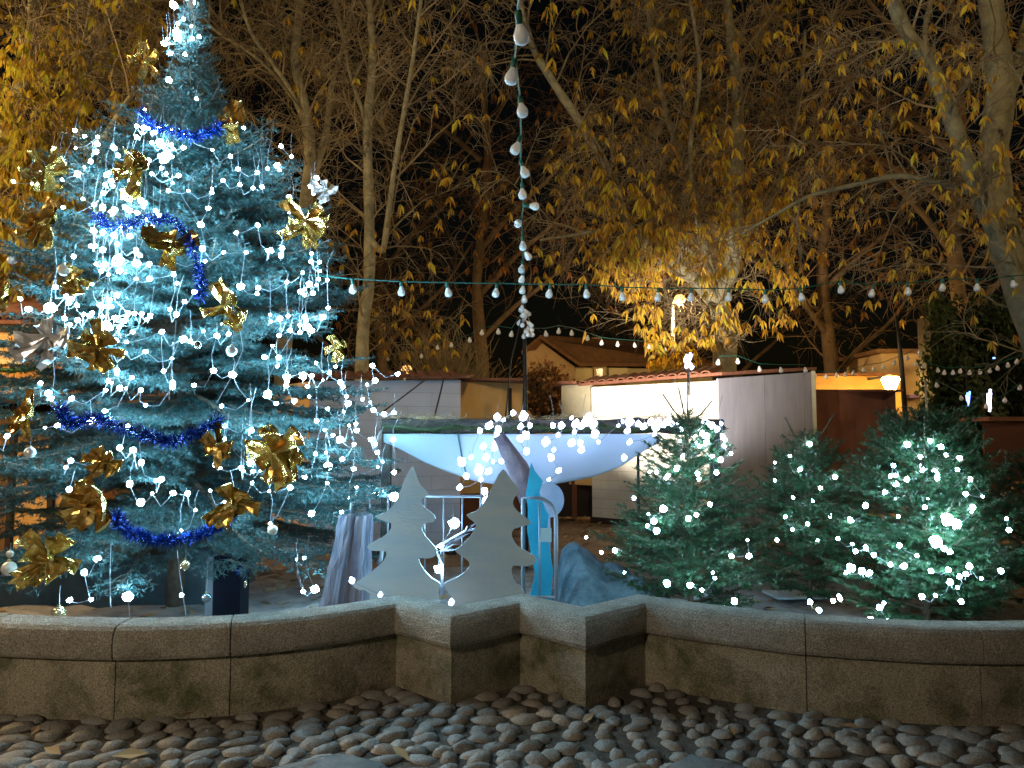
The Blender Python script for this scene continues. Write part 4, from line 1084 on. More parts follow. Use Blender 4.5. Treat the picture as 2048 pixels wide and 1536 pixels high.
def conifer(name, base, h, radf, whorl, nper, label, mneed, per_m, nl, nw, rise, droop, z0, sec_step=.075, sec_len=.40, leader=.0, ter=True, lean=(0, 0), seed=1, azr=None, curl=.25):
    rnd = random.Random(seed)
    bx, by, bz = base
    t = empty(name, base, label, 'christmas tree' if h > 4 else 'fir tree', None if h > 4 else 'small firs behind the wall')
    def axis(z): return Vector((bx + lean[0] * z, by + lean[1] * z, bz + z))
    g = Geo(); zz = np.linspace(0, h, 14)
    g.tube([tuple(axis(z)) for z in zz], [max(.012 * h * (1 - z / h) + .006, .006) for z in zz], 9)
    g.build('trunk', M['fir_bark'], t, smooth=True)
    S0 = []; S1 = []; SR0 = []; SR1 = []; N0 = []; N1 = []
    def seg(a, b, ra, rb, nd=True):
        S0.append(tuple(a)); S1.append(tuple(b)); SR0.append(ra); SR1.append(rb)
        if nd: N0.append(tuple(a)); N1.append(tuple(b))
    z = z0; wi = 0
    while z < h - .06:
        k = z / h; n = nper if k < .85 else max(4, nper - 2)
        a0 = rnd.uniform(0, 6.28)
        for q in range(n):
            az = a0 + 6.283 * q / n + rnd.uniform(-.25, .25)
            zz_ = z + rnd.uniform(-.085, .085)
            L = radf(zz_, az) * rnd.uniform(.80, 1.10)
            if L < .05: continue
            rs = rise(k) + rnd.uniform(-.16, .16)
            ns = max(4, int(L / .14)); prev = axis(zz_); pts = [prev]
            dz = rs
            for i in range(ns):
                f = (i + 1) / ns
                el = rs + droop * math.sin(f * math.pi * .8) * -1 + curl * f * f
                daz = az + .12 * math.sin(f * 3 + q)
                d = Vector((math.cos(daz) * math.cos(el), math.sin(daz) * math.cos(el), math.sin(el)))
                prev = prev + d * (L / ns); pts.append(prev)
            for i in range(ns):
                f = i / ns
                seg(pts[i], pts[i + 1], .004 + .012 * (1 - f) * L, .004 + .012 * (1 - f - 1 / ns) * L, f > .22)
            # side sprays
            s = .16 * L; side = 1
            while s < L:
                f = s / L; i = min(int(f * ns), ns - 1); c = pts[i].lerp(pts[i + 1], f * ns - i)
                d = (pts[i + 1] - pts[i]).normalized()
                up = Vector((0, 0, 1)); lat = d.cross(up).normalized() * side
                sl = min(sec_len, .62 * (L - s) + .06) * rnd.uniform(.65, 1.1) * (0.55 + .45 * math.sin(min(1, f * 2.2) * math.pi / 2))
                dd = (d * .75 + lat * .8 + up * rnd.uniform(-.22, .12)).normalized()
                m = c + dd * sl * .5; e = m + (dd + d * .25 + up * rnd.uniform(-.25, .1)).normalized() * sl * .5
                seg(c, m, .003, .0025); seg(m, e, .0025, .0015)
                if ter and sl > .14:
                    w_ = .07; ts = 1
                    while w_ < sl * .9:
                        cc = c.lerp(m, w_ / (sl * .5)) if w_ < sl * .5 else m.lerp(e, (w_ - sl * .5) / (sl * .5))
                        l3 = min(.13, (sl - w_) * .6 + .03) * rnd.uniform(.7, 1.1)
                        lat2 = dd.cross(up).normalized() * ts
                        seg(cc, cc + (dd * .7 + lat2 * .75 + up * rnd.uniform(-.3, .2)).normalized() * l3, .0018, .001)
                        w_ += .058; ts = -ts
                s += sec_step * rnd.uniform(.8, 1.2); side = -side
        z += whorl * (1 - .35 * k) * rnd.uniform(.85, 1.15); wi += 1
    # leader
    top = axis(h)
    seg(axis(h - .35 if h > 4 else h - .3), top + Vector((0, 0, leader)), .010, .004)
    g = Geo(); g.segs(S0, S1, SR0, SR1, 3); g.build('twigs', M['fir_bark'], t)
    g = Geo(); needles(g, N0, N1, per_m, nl, nw)
    print(name, 'needles', g.n // 3)
    g.build('foliage', M[mneed], t)
    return t

TX, TY = -3.08, 7.0
PROF = [(.15, .9), (.45, 1.25), (.75, 1.65), (1.1, 1.98), (1.5, 2.0), (1.9, 1.86), (2.4, 1.66), (2.9, 1.52), (3.5, 1.34), (3.9, 1.14), (4.3, .86), (4.6, .56), (4.85, .38), (5.1, .28), (5.5, .17), (6.1, .10), (6.6, .04)]
def prof(z):
    if z <= PROF[0][0]: return PROF[0][1]
    for (a, ra), (b, rb) in zip(PROF, PROF[1:]):
        if z <= b: return ra + (rb - ra) * (z - a) / (b - a)
    return .03
def radf(z, az):
    r = prof(min(z + .10, 6.6))
    b = 1 + .10 * math.sin(3 * az + z * 2.2) + .06 * math.sin(7 * az - z * 3)
    if .7 < z < 1.5 and math.cos(az) > .55: b *= 1.14
    # keep clear of the wall in front
    y = math.sin(az) * r * b
    if y < -1.85: b *= 1.85 / -y
    return r * b
conifer('christmas_tree', (TX, TY, .03), 6.6, radf, .105, 9, 'big blue green Christmas tree covered with lights, foil bows and blue tinsel', 'needle_blue', 125, .042, .0100,
        lambda k: -.05 + .55 * k ** 1.6, .22, .78, seed=3)
def cone(R0, h, zw, ex=.6):
    def f(z, az):
        k = z / h
        r = R0 * (min(1, .55 + k / zw * .45) if k < zw else max(0, 1 - (k - zw) / (1 - zw)) ** ex)
        return r * (1 + .12 * math.sin(3 * az + 5 * k) )
    return f
XA, YA = XW(1375, 6.35), 6.35
conifer('fir_tree', (XA, YA, .05), 1.78, cone(.84, 1.78, .22, .75), .115, 8, 'thin topped small fir with a lit cluster on its tip, left of the three', 'needle_green', 230, .030, .0075,
        lambda k: .12 + .5 * k, .1, .13, seed=11, sec_len=.30, sec_step=.06)
XB, YBt = XW(1610, 7.1), 7.1
conifer('fir_tree', (XB, YBt, .05), 1.58, cone(.76, 1.58, .28), .115, 8, 'small fir in the middle of the three with a bare trunk foot', 'needle_green', 230, .030, .0075,
        lambda k: .14 + .58 * k, .1, .16, seed=12, sec_len=.28, sec_step=.06)
XC, YCt = XW(1838, 6.05), 6.05
conifer('fir_tree', (XC, YCt, .05), 1.74, cone(.95, 1.74, .28, .58), .105, 9, 'widest small fir at the right with long upswept top twigs', 'needle_green', 230, .032, .0078,
        lambda k: .12 + .62 * k, .08, .14, seed=13, sec_len=.34, sec_step=.058)
# a fourth fir cut by the right edge
XD, YD = XW(2045, 6.9), 6.9
conifer('fir_tree', (XD, YD, .05), 1.42, cone(.66, 1.42, .3), .125, 7, 'small fir cut off by the right edge of the view', 'needle_green', 220, .030, .0075,
        lambda k: .15 + .5 * k, .1, .15, seed=14, sec_len=.28, sec_step=.065)

# ================================================================ LIGHTS ON THE TREES
def on_surface(px, py, cx, cyy, rf, ylo, yhi, frac=.97):
    Y = ylo
    while Y < yhi:
        p = P(px, py, Y)
        if math.hypot(p.x - cx, p.y - cyy) <= rf(p.z) * frac: return p
        Y += .03
    return P(px, py, cyy - .05)
BIG = [(347,10),(386,5),(349,63),(355,74),(384,77),(328,87),(338,160),(289,219),(287,255),(150,261),(169,272),(325,294),(328,318),(236,311),(251,320),(68,307),(123,323),(155,348),(169,335),(181,323),(212,350),(222,362),(345,366),(357,351),(461,312),(476,338),(514,345),(554,331),(583,313),(562,292),(506,376),(578,393),(583,408),(620,372),(487,256),(205,415),(250,414),(401,449),(205,465),(227,470),(260,472),(190,492),(272,499),(239,511),(405,497),(535,501),(564,497),(562,509),(622,523),(147,513),
(234,522),(239,541),(210,529),(347,548),(410,522),(537,502),(562,512),(623,507),(618,568),(637,558),(601,583),(516,575),(481,573),(369,603),(352,629),(576,632),(542,643),(614,654),(623,661),(656,616),(645,634),(132,593),(100,615),(200,610),(256,626),(283,628),(210,651),(220,656),(193,656),(247,642),(457,668),(366,678),(381,683),(291,703),(344,717),(529,714),(557,715),(555,732),(632,726),(671,733),(606,752),(623,752),(615,773),(576,756),(465,749),(345,764),(239,776),(211,780),(81,766),(291,810),(210,822),(182,841),(535,789),(443,812),(686,774),(693,793),(734,769),(750,761),(745,731),(725,798),(696,807),(747,820),(768,828),(795,748),(713,861),(680,879),(742,879),(750,888),(755,905),(707,938),(655,934),(582,941),(564,957),(610,953),(580,975),(654,966),(499,867),(430,929),(482,935),(239,896),(266,900),(14,872),(141,921),(132,935),(138,979),(259,968),(322,959),(281,1005),(346,986),(375,987),(363,1060),(466,1032),(540,1047),(623,1027),(683,1024),(713,975),(751,987),(788,945),(786,879),(194,1118),(168,1145),(139,1200),(182,1199),(255,1193),(363,1190),(592,1120),(609,1116),(606,1183),(630,1178),(678,1097)]
rr = random.Random(5)
extra = []
for _ in range(250):   # the dense glittering patches on the left flank
    cx_, cy_, s = rr.choice([(240, 520, 45), (215, 640, 60), (215, 640, 50), (240, 520, 60), (160, 330, 60), (230, 430, 40), (230, 330, 50), (380, 420, 60), (430, 600, 90), (330, 760, 110), (560, 860, 90), (200, 780, 80), (330, 930, 90), (540, 400, 60), (300, 250, 30), (330, 300, 30), (480, 330, 50), (600, 570, 40), (610, 640, 40), (620, 760, 50), (720, 880, 50), (150, 600, 50), (560, 930, 60), (60, 850, 60), (355, 60, 25)])
    extra.append((rr.gauss(cx_, s), rr.gauss(cy_, s * .7)))
bigset = {(347,10),(355,74),(384,77),(618,568),(614,654),(606,752),(535,789),(680,879),(655,934),(255,1193),(630,1178),(210,651),(234,522),(100,615),(138,979),(328,318),(123,323)}
allb = [(a, b, 2.0 if (a, b) in bigset else 1.08) for a, b in BIG] + [(a, b, .85) for a, b in extra]
bands = [(-1e9, 240, 'round the tip of the big tree'), (240, 400, 'round the upper part of the big tree'), (400, 545, 'across the upper middle of the big tree'), (545, 690, 'round the middle of the big tree'),
         (690, 830, 'across the lower middle of the big tree, above the dark tinsel'), (830, 965, 'round the wide lower skirt of the big tree'), (965, 1e9, 'hanging from the lowest boughs of the big tree')]
for lo, hi, lab in bands:
    pts = []; 
    for a, b, s in allb:
        if lo <= b < hi:
            p = on_surface(a, b, TX, TY, lambda z: prof(z) if z > .45 else 1.5, 4.95, TY, .955 if s > 1.0 else .99)
            pts.append((p, s))
    pts = sorted(pts, key=lambda q: q[0].x)
    # chain by nearest
    P_ = [q[0] for q in pts]; ch = chain(P_); sc = {tuple(q[0]): q[1] for q in pts}
    led_string('fairy_light_string', ch, ME_LED, 'cool white fairy lights ' + lab, 'fairy light strings on the big tree', maxlen=.34, wr=.0026, scs=[sc[tuple(c)] for c in ch], sag=.09, drop=.4)
# long wires hanging freely at the foot and over the front of the tree
for i, (pix, lab) in enumerate([([(255, 1160), (256, 1193), (260, 1240)], 'white wire hanging past the bulb nearest the left of the wall top'), ([(355, 1100), (360, 1150), (372, 1230)], 'white wire hanging below the low blue tinsel'),
        ([(592, 1085), (596, 1120), (594, 1150), (606, 1183)], 'left one of two white wires hanging over the bare earth'), ([(611, 1090), (613, 1140), (630, 1178)], 'right one of two white wires hanging over the bare earth'),
        ([(480, 660), (486, 700), (465, 750), (434, 805)], 'long white wire curving down the middle of the big tree'), ([(616, 590), (590, 660), (560, 710), (535, 760)], 'long white wire slanting down the right of the big tree'),
        ([(352, 640), (348, 700), (340, 760), (338, 800)], 'white wire hanging straight down the centre of the big tree'), ([(357, 380), (375, 410), (401, 449), (412, 500)], 'white wire crossing the dark upper part of the big tree'),
        ([(222, 1090), (220, 1150), (221, 1215)], 'thin white wire hanging left of the lowest tinsel')]):
    pp = [on_surface(a, b, TX, TY, lambda z: prof(z) if z > .5 else 1.55, 4.9, TY, 1.05) for a, b in pix]
    cable('hanging_wire', [tuple(p) for p in pp], .0030, M['wire_white'], lab, 'wire', 'white wires hanging on the big tree')

FA = [(1299,944),(1313,944),(1336,951),(1395,947),(1413,873),(1360,882),(1446,875),(1448,893),(1462,907),(1441,920),(1424,912),(1365,914),(1393,886),(1433,945),(1420,1009),(1327,1017),(1297,1028),(1377,1037),(1295,1052),(1268,996),(1230,1101),(1249,1145),(1334,1167),(1380,1171),(1430,1156),(1463,1216),(1469,1202),(1404,1180),(1463,1112),(1498,1112),(1495,1080),(1398,958),(1450,880)]
FB = [(1549,961),(1619,888),(1586,995),(1626,1001),(1641,976),(1661,1032),(1571,1034),(1585,1059),(1554,1080),(1634,1080),(1689,1057),(1600,940),(1615,1048)]
FC = [(1702,1039),(1676,1077),(1731,1011),(1770,985),(1790,996),(1781,952),(1787,931),(1792,968),(1814,958),(1843,932),(1860,882),(1873,948),(1919,916),(1915,939),(1940,959),(1856,996),(1965,993),(1943,1024),(1895,1039),(1913,1048),(1872,1083),(1799,1091),(1748,1110),(1731,1094),(1705,1088),(1702,1136),(1740,1145),(1724,1142),(1781,1129),(1808,1132),(1862,1142),(1900,1104),(1932,1148),(1919,1153),(1900,1164),(1915,1175),(1963,1157),(2002,1142),(1871,1191),(1768,1206),(1742,1240),(1775,1240),(1678,1192),(1638,1220),(2018,1060),(1736,1150),(1846,940),(1902,1046)]
for pxs, cx_, cy_, rf, lab in ((FA, XA, YA, lambda z: cone(.84, 1.78, .22, .75)(max(z, .15), 0), 'white fairy lights on the thin topped small fir'), (FB, XB, YBt, lambda z: cone(.76, 1.58, .28)(max(z, .15), 0), 'white fairy lights on the middle small fir'), (FC, XC, YCt, lambda z: cone(.95, 1.74, .28, .58)(max(z, .15), 0), 'dense white fairy lights on the widest small fir')):
    pxs = list(pxs); nn = {'o': 26, 'm': 3}.get('o' if 'widest' in lab else ('m' if 'middle' in lab else 'e'), 16)
    x_a, x_b = min(q[0] for q in pxs), max(q[0] for q in pxs); y_a, y_b = min(q[1] for q in pxs), max(q[1] for q in pxs)
    for _ in range(nn):
        q = rr.choice(pxs); pxs.append((q[0] + rr.gauss(0, 24), min(1215, q[1] + rr.gauss(0, 24))))
    pts = [on_surface(a, b, cx_, cy_, rf, 5.05, cy_, .96) for a, b in pxs]
    big = {(1843,932),(1895,1039),(1913,1048),(1872,1083),(1740,1145),(1702,1136),(1327,1017),(1413,873)}
    o = {tuple(p): (2.0 if q in big else 1.1) for p, q in zip(pts, pxs)}
    ch = chain(pts)
    led_string('fairy_light_string', ch, ME_LEDS, lab, 'fairy lights on the small firs', maxlen=.16, wr=.0015, scs=[o[tuple(c)] for c in ch], wire=False)
top = P(1378, 722, YA)
t = empty('tree_topper', tuple(top), 'tight cluster of lit bulbs on the tip of the thin topped fir', 'topper')
for i in range(9): put(ME_LEDI, 'led_bulb', t, (top.x + random.uniform(-.03, .03), top.y + random.uniform(-.03, .03), top.z + random.uniform(-.075, .07)), None, 1.0)
g = Geo(); g.tube([(top.x, top.y, top.z - .09), (top.x, top.y, top.z - .3)], .006, 4); g.build('cable', M['wire_white'], t)
# whorl of bare upright leaders on fir A and long top twigs on fir C
def shoots(cx_, cy_, z, dirs, mneed, label, parent_name, dens=300, nl=.022):
    g = Geo(); S0 = []; S1 = []
    for dx, dy, dz in dirs:
        a = Vector((cx_, cy_, z)); m = a + Vector((dx * .55, dy * .5, dz * .45)); e = a + Vector((dx, dy, dz))
        S0 += [tuple(a), tuple(m)]; S1 += [tuple(m), tuple(e)]
    g.segs(S0, S1, .008, .006, 5); needles(g, S0, S1, dens, nl, .0075, mi=1)
    return g
firs = [o for o in COL.objects if o.name.startswith('fir_tree')]
g = shoots(XA, YA, 1.70, [(-.22, -.05, .26), (.20, -.04, .20), (-.05, .1, .32), (.01, .0, .56)], 'needle_green', '', '', 260, .012); g.build('top_shoots', [M['fir_bark'], M['needle_green']], firs[0])
g = shoots(XB, YBt, 1.46, [(-.22, -.08, .32), (.26, -.05, .36), (.03, .1, .2), (.2, .1, .1)], 'needle_green', '', ''); g.build('top_shoots', [M['fir_bark'], M['needle_green']], firs[1])
g = shoots(XC, YCt, 1.60, [(-.32, -.1, .16), (.50, -.06, .34), (.52, .08, .24), (-.05, -.05, .20), (.30, -.2, .05), (-.22, .1, .22)], 'needle_green', '', '', 800, .036); g.build('top_shoots', [M['fir_bark'], M['needle_green']], firs[2])

# ================================================================ TINSEL, BOWS, BAUBLES
def surf(a, b, fr=1.03): return on_surface(a, b, TX, TY, lambda z: prof(z) if z > .4 else 1.4, 4.8, TY, fr)
for pix, lab, dn in (([(282, 222), (300, 250), (345, 262), (390, 275), (425, 262), (445, 245)], 'blue tinsel round the neck of the big tree', 1500),
        ([(190, 425), (215, 455), (260, 450), (300, 435), (345, 440), (375, 470), (395, 520), (402, 560), (402, 598)], 'blue tinsel curving down the upper middle of the big tree', 1800),
        ([(118, 812), (140, 850), (190, 838), (240, 855), (300, 872), (345, 885), (395, 865), (440, 838)], 'dark blue tinsel sagging across the lower middle of the big tree', 2600),
        ([(228, 1028), (240, 1050), (265, 1068), (300, 1080), (345, 1082), (400, 1070), (440, 1050), (462, 1035)], 'bright blue tinsel sagging near the foot of the big tree', 2400)):
    pts = [tuple(surf(a, b, 1.07)) for a, b in pix]
    g = Geo(); pa = [np.array(p) for p in pts]; P0 = []; P1 = []
    for i in range(dn):
        k = random.random() * (len(pa) - 1); q = int(k); c = pa[q] * (1 - (k - q)) + pa[q + 1] * (k - q)
        d = rng.normal(0, 1, 3); d /= np.linalg.norm(d); P0.append(c); P1.append(c + d * random.uniform(.04, .085))
    blades(g, np.array(P0), np.array(P1), .0055)
    tag(g.build('tinsel_garland', M['tinsel']), lab, 'tinsel', 'blue tinsel garlands on the big tree')
def bow(px, py, size, m, label, seed):
    rnd = random.Random(seed); c = surf(px, py, 1.03); r = size * .92 / 1500 * c.y / 2
    t = empty('foil_bow', tuple(c), label, 'bow', 'foil bows on the big tree')
    tilt = Matrix.Rotation(R(-90 + rnd.uniform(-25, 25)), 4, 'X') @ Matrix.Rotation(0, 4, 'Z')
    tilt = Matrix.Rotation(R(rnd.uniform(-30, 30)), 4, 'Z') @ Matrix.Rotation(R(90 + rnd.uniform(-30, 20)), 4, 'X')
    g = Geo(); nl = rnd.randint(5, 9)
    for q in range(nl):
        a = 6.283 * q / nl + rnd.uniform(-.5, .5); L = r * rnd.uniform(.55, 1.25); wd = r * rnd.uniform(.28, .60); lift = r * rnd.uniform(.1, .8)
        n = 9; V = []
        for i in range(n):
            s = i / (n - 1)
            # petal loop: out and back
            rad = L * math.sin(math.pi * s) ** .8; hgt = lift * (1 - math.cos(math.pi * 2 * s)) * .35 + lift * .9 * s
            for e in (-1, -.3, .4, 1):
                w_ = wd * e * (.18 + math.sin(math.pi * s) ** .7) * .6
                cr = rnd.uniform(-.10, .10) * r
                v = Vector((rad * math.cos(a) - w_ * math.sin(a) + cr * .5, rad * math.sin(a) + w_ * math.cos(a) + cr * .5, hgt + cr + .12 * r * (e * e)))
                V.append(tuple(tilt @ v + c))
        Fs = [(i * 4 + j, i * 4 + j + 1, (i + 1) * 4 + j + 1, (i + 1) * 4 + j) for i in range(n - 1) for j in range(3)]
        g.add(V, Fs)
    g.build('loops', M[m], t)
    g = Geo(); g.ball(tuple(tilt @ Vector((0, 0, r * .35)) + c), r * .16, 8, 5); g.build('knot', M[m], t)
    for q in range(2):
        a = rnd.uniform(-2.2, -.9); L = r * rnd.uniform(.9, 1.3); V = []
        for i in range(6):
            s = i / 5
            for e in (-1, 0, 1):
                w_ = r * .2 * e; cr = rnd.uniform(-.05, .05) * r
                V.append((c.x + L * s * math.cos(a) * .6 + w_, c.y - .05 + cr - .05 * s, c.z - L * s * .95 + cr + (abs(e) * .15 * r if i == 5 else 0)))
        g = Geo(); g.add(V, [(i * 3 + j, i * 3 + j + 1, (i + 1) * 3 + j + 1, (i + 1) * 3 + j) for i in range(5) for j in range(2)]); g.build('tail', M[m], t)
for i, (px, py, s, m, lab) in enumerate([
    (298, 130, 80, 'gold', 'gold foil bow nearest the tip of the big tree'), (468, 255, 92, 'gold', 'gold foil bow at the right end of the top tinsel'), (282, 345, 115, 'gold', 'gold foil bow in the bright patch on the upper left of the tree'),
    (95, 350, 95, 'gold', 'gold foil bow in the far upper left of the tree'), (100, 452, 105, 'gold', 'gold foil bow at the upper left edge against the yellow leaves'), (345, 500, 105, 'gold', 'gold foil bow beside the second blue tinsel'),
    (617, 455, 105, 'gold', 'gold foil bow on the upper right edge of the tree'), (652, 388, 60, 'silver', 'small silver foil bow above the gold one on the right edge'), (470, 618, 115, 'gold', 'gold foil bow in the middle right of the tree'),
    (150, 555, 85, 'gold', 'gold foil bow left of the brightest bulbs'), (112, 690, 120, 'silver', 'large silver foil bow on the left edge beside the orange hut'), (205, 695, 105, 'gold', 'gold foil bow beside the large silver one'),
    (680, 693, 62, 'gold', 'small gold foil bow at the tree edge near the thin trunk'), (568, 893, 145, 'gold', 'largest gold foil bow on the lower right of the tree'), (440, 893, 85, 'gold', 'gold foil bow at the right end of the dark tinsel'),
    (198, 1000, 125, 'gold', 'gold foil bow left of the low bright tinsel'), (212, 925, 70, 'gold', 'narrow gold foil bow just above the low left one'), (468, 1000, 112, 'gold', 'gold foil bow at the right end of the low tinsel'),
    (100, 1112, 125, 'gold', 'lowest gold foil bow at the bottom left of the tree'), (58, 830, 85, 'gold', 'gold foil bow at the left edge level with the dark tinsel'), (12, 590, 75, 'gold', 'gold foil bow cut by the left edge of the view'),
    (385, 0, 60, 'silver', 'silver foil bow high on the tip at the top of the view')]):
    bow(px, py, s, m, lab, 50 + i)
for i, (px, py, s, m, lab, sl) in enumerate([(18, 1137, 28, 'bauble_pearl', 'pearly bauble at the bottom left over the lilac cover', 30), (370, 1130, 20, 'bauble_gold', 'pale gold bauble hanging below the low tinsel', 22), (481, 1168, 25, 'bauble_gold', 'gold bauble hanging in front of the black post', 50),
    (413, 1195, 18, 'bauble_grey', 'grey glass bauble left of the black post', 60), (117, 1226, 26, 'bauble_gold', 'gold bauble resting near the wall top under the lowest bow', 40), (463, 702, 22, 'silver', 'silver bauble in the middle of the tree', 20),
    (20, 1108, 14, 'bauble_pearl', 'small pale bauble at the tips of the lowest left bough', 14), (545, 1060, 20, 'bauble_pearl', 'pale bauble under the right skirt of the tree', 20), (128, 540, 24, 'bauble_pearl', 'cream bauble beside the short run of festoon bulbs', 20),
    (395, 690, 16, 'bauble_grey', 'small blue grey bauble in the centre of the tree', 14), (60, 905, 22, 'silver', 'silver bauble on the left skirt of the tree', 20)]):
    c = surf(px, py, 1.08); r = s / 1500 * c.y / 2
    t = empty('bauble', tuple(c), lab, 'bauble', 'baubles on the big tree')
    g = Geo(); g.ball(tuple(c), r, 16, 10); g.build('ball', M[m], t, smooth=True)
    g = Geo(); g.lathe([(r * .25, 0), (r * .25, r * .3), (r * .1, r * .35)], 8, (c.x, c.y, c.z + r * .92)); g.build('cap', M['cap'], t)
    g = Geo(); g.tube([(c.x, c.y, c.z + r), (c.x + .004, c.y, c.z + r + sl / 1500 * c.y)], .002, 4); g.build('thread', M['wire_white'], t)
c = surf(484, 1140, 1.08); g = Geo()
dd = rng.normal(0, 1, (90, 3)); dd /= np.linalg.norm(dd, axis=1, keepdims=True)
blades(g, np.tile(np.array(tuple(c)), (90, 1)), np.array(tuple(c)) + dd * .055, .008); tag(g.build('tinsel_pompom', M['tinsel']), 'small blue tinsel pompom above the gold bauble by the post', 'tinsel')
# ================================================================ LEAFLESS AND YELLOW TREES BEHIND
def leaf_density(px, py):
    if py > 735: return 0
    if abs(px - 1362) < 42 and abs(py - 600) < 50: return 0
    if px < 300: return .85 if py > 90 and py < 620 else .3
    if px < 560: return .05
    if px < 800: return .10 if py > 450 else .03
    if px < 1000: return .28 if py > 330 else .08
    if 1040 < px < 1260 and py > 640: return .08
    if px < 1200: return .30 if py > 250 else .12
    if px < 1500: return .65 if py > 440 else (.26 if py > 230 else .14)
    if px < 1640: return .45 if py > 380 else .2
    if px < 1850: return .16
    return .26
def grow_tree(name, limbs, label, cat, seed, mbark, mtwig, mleaf, l1=2.0, n1=9, n2=7, n3=6, leaf_n=7, leaf_len=.17, droop=.5, leafy=1.0, spread=1.0, mossy=False, trunk_name='trunk', thin=1.0, dens=leaf_density, group=None, lmin=.0):
    rnd = random.Random(seed)
    base = limbs[0][0][0]
    t = empty(name, tuple(base), label, cat, group)
    g = Geo()
    for pts, r0, r1 in limbs:
        n = len(pts); sm = []
        V3 = [Vector(p) for p in pts]
        for i in range(n - 1):
            p0, p1, p2, p3 = V3[max(i - 1, 0)], V3[i], V3[i + 1], V3[min(i + 2, n - 1)]
            for k in range(4):
                q = k / 4
                sm.append(0.5 * ((2 * p1) + (-p0 + p2) * q + (2 * p0 - 5 * p1 + 4 * p2 - p3) * q * q + (-p0 + 3 * p1 - 3 * p2 + p3) * q ** 3))
        sm.append(V3[-1]); m = len(sm)
        g.tube([tuple(p) for p in sm], [(r0 + (r1 - r0) * i / (m - 1)) * (1 + .06 * math.sin(i * 1.9 + seed)) for i in range(m)], 9)
    g.build(trunk_name, M[mbark], t, smooth=True)
    S0, S1, A, B = [], [], [], []; leaves = []
    def rv(): return Vector((rnd.gauss(0, 1), rnd.gauss(0, 1), rnd.gauss(0, 1)))
    def path(p, d, L, r, lvl):
        ns = 4 if lvl < 3 else 3
        pts = [p]
        for i in range(ns):
            g_ = {1: .02, 2: .12, 3: .22}[lvl] * droop
            d = (d + rv() * (.16 if lvl < 3 else .22) + Vector((0, 0, -g_ * (i + 1)))).normalized()
            if i == ns - 1 and lvl >= 2: d = (d + Vector((0, 0, .25))).normalized()
            q = p + d * (L / ns); ra = r * (1 - i / ns * .75); rb = r * (1 - (i + 1) / ns * .75)
            S0.append(tuple(p)); S1.append(tuple(q)); A.append(ra); B.append(rb); p = q; pts.append(q)
        return pts, d
    def child(pts, f):
        i = min(int(f * (len(pts) - 1)), len(pts) - 2); k = f * (len(pts) - 1) - i
        return pts[i].lerp(pts[i + 1], k), (pts[i + 1] - pts[i]).normalized()
    for pts, r0, r1 in limbs:
        V3 = [Vector(p) for p in pts]
        Ltot = sum((V3[i + 1] - V3[i]).length for i in range(len(V3) - 1))
        for q in range(max(2, int(n1 * Ltot / 3))):
            f = rnd.uniform(.12, 1.0); c, d = child(V3, f)
            if c.z < lmin: continue
            az = rv(); az = (az - d * az.dot(d)).normalized()
            dd = (d * .6 + az * spread + Vector((0, 0, .15))).normalized()
            p1, _ = path(c, dd, l1 * rnd.uniform(.5, 1.15), .022 * thin, 1)
            for a in range(n2):
                c2, d2 = child(p1, rnd.uniform(.15, 1)); az = rv(); az = (az - d2 * az.dot(d2)).normalized()
                p2, _ = path(c2, (d2 * .6 + az * .8).normalized(), l1 * .48 * rnd.uniform(.5, 1.2), .010 * thin, 2)
                pj = proj(p2[-1])
                if not (-250 < pj[0] < 2300 and -250 < pj[1] < 900): continue
                for b in range(n3):
                    c3, d3 = child(p2, rnd.uniform(.2, 1)); az = rv(); az = (az - d3 * az.dot(d3)).normalized()
                    p3, d4 = path(c3, (d3 * .6 + az * .7).normalized(), l1 * .23 * rnd.uniform(.5, 1.3), .0052 * thin, 3)
                    px, py = proj(p3[-1])
                    q3 = p3[-1]; cl = math.sin(q3.x * 2.3 + q3.z * 1.1 + seed) + math.sin(q3.z * 2.9 - q3.x * 1.3 + q3.y) + math.sin(q3.y * 2.1 + q3.z * .7)
                    if rnd.random() < dens(px, py) * leafy * (1.7 if cl > .35 else .12): leaves.append((p3[-1], d4))
    g = Geo(); g.segs(S0, S1, A, B, 3)
    g.build('twigs', M[mtwig], t)
    if leaves:
        V = []; Fs = []
        for p, d in leaves:
            nn = rnd.randint(leaf_n - 2, leaf_n + 1); a0 = rnd.uniform(0, 6.28)
            for q in range(nn):
                a = a0 + 6.283 * q / nn + rnd.uniform(-.3, .3); L = leaf_len * rnd.choice((.5, .7, .9, 1.0, 1.3)) * rnd.uniform(.85, 1.1)
                out = Vector((math.cos(a), math.sin(a), 0)) * rnd.uniform(.12, .5)
                dd = (out + Vector((0, 0, -rnd.uniform(.5, 1.3)))).normalized(); sd = dd.cross(Vector((math.sin(a), -math.cos(a), .4))).normalized(); w_ = L * rnd.uniform(.10, .17)
                up = sd.cross(dd) * w_ * .5; i = len(V)
                s = p + dd * L * .12
                V += [tuple(s), tuple(s + dd * L * .45 + sd * w_ + up), tuple(s + dd * L), tuple(s + dd * L * .45 - sd * w_ + up), tuple(s + dd * L * .5)]
                Fs += [(i, i + 1, i + 4), (i + 1, i + 2, i + 4), (i + 2, i + 3, i + 4), (i + 3, i, i + 4)]
        g = Geo(); g.add(V, Fs); g.build('leaves', M[mleaf], t)
    print(name, len(S0), 'segs', len(leaves), 'clusters')
    return t
def L_(Y, pix, dY=None):
    return [tuple(P(a, b, Y if dY is None else Y + dY * i / max(1, len(pix) - 1))) for i, (a, b) in enumerate(pix)]
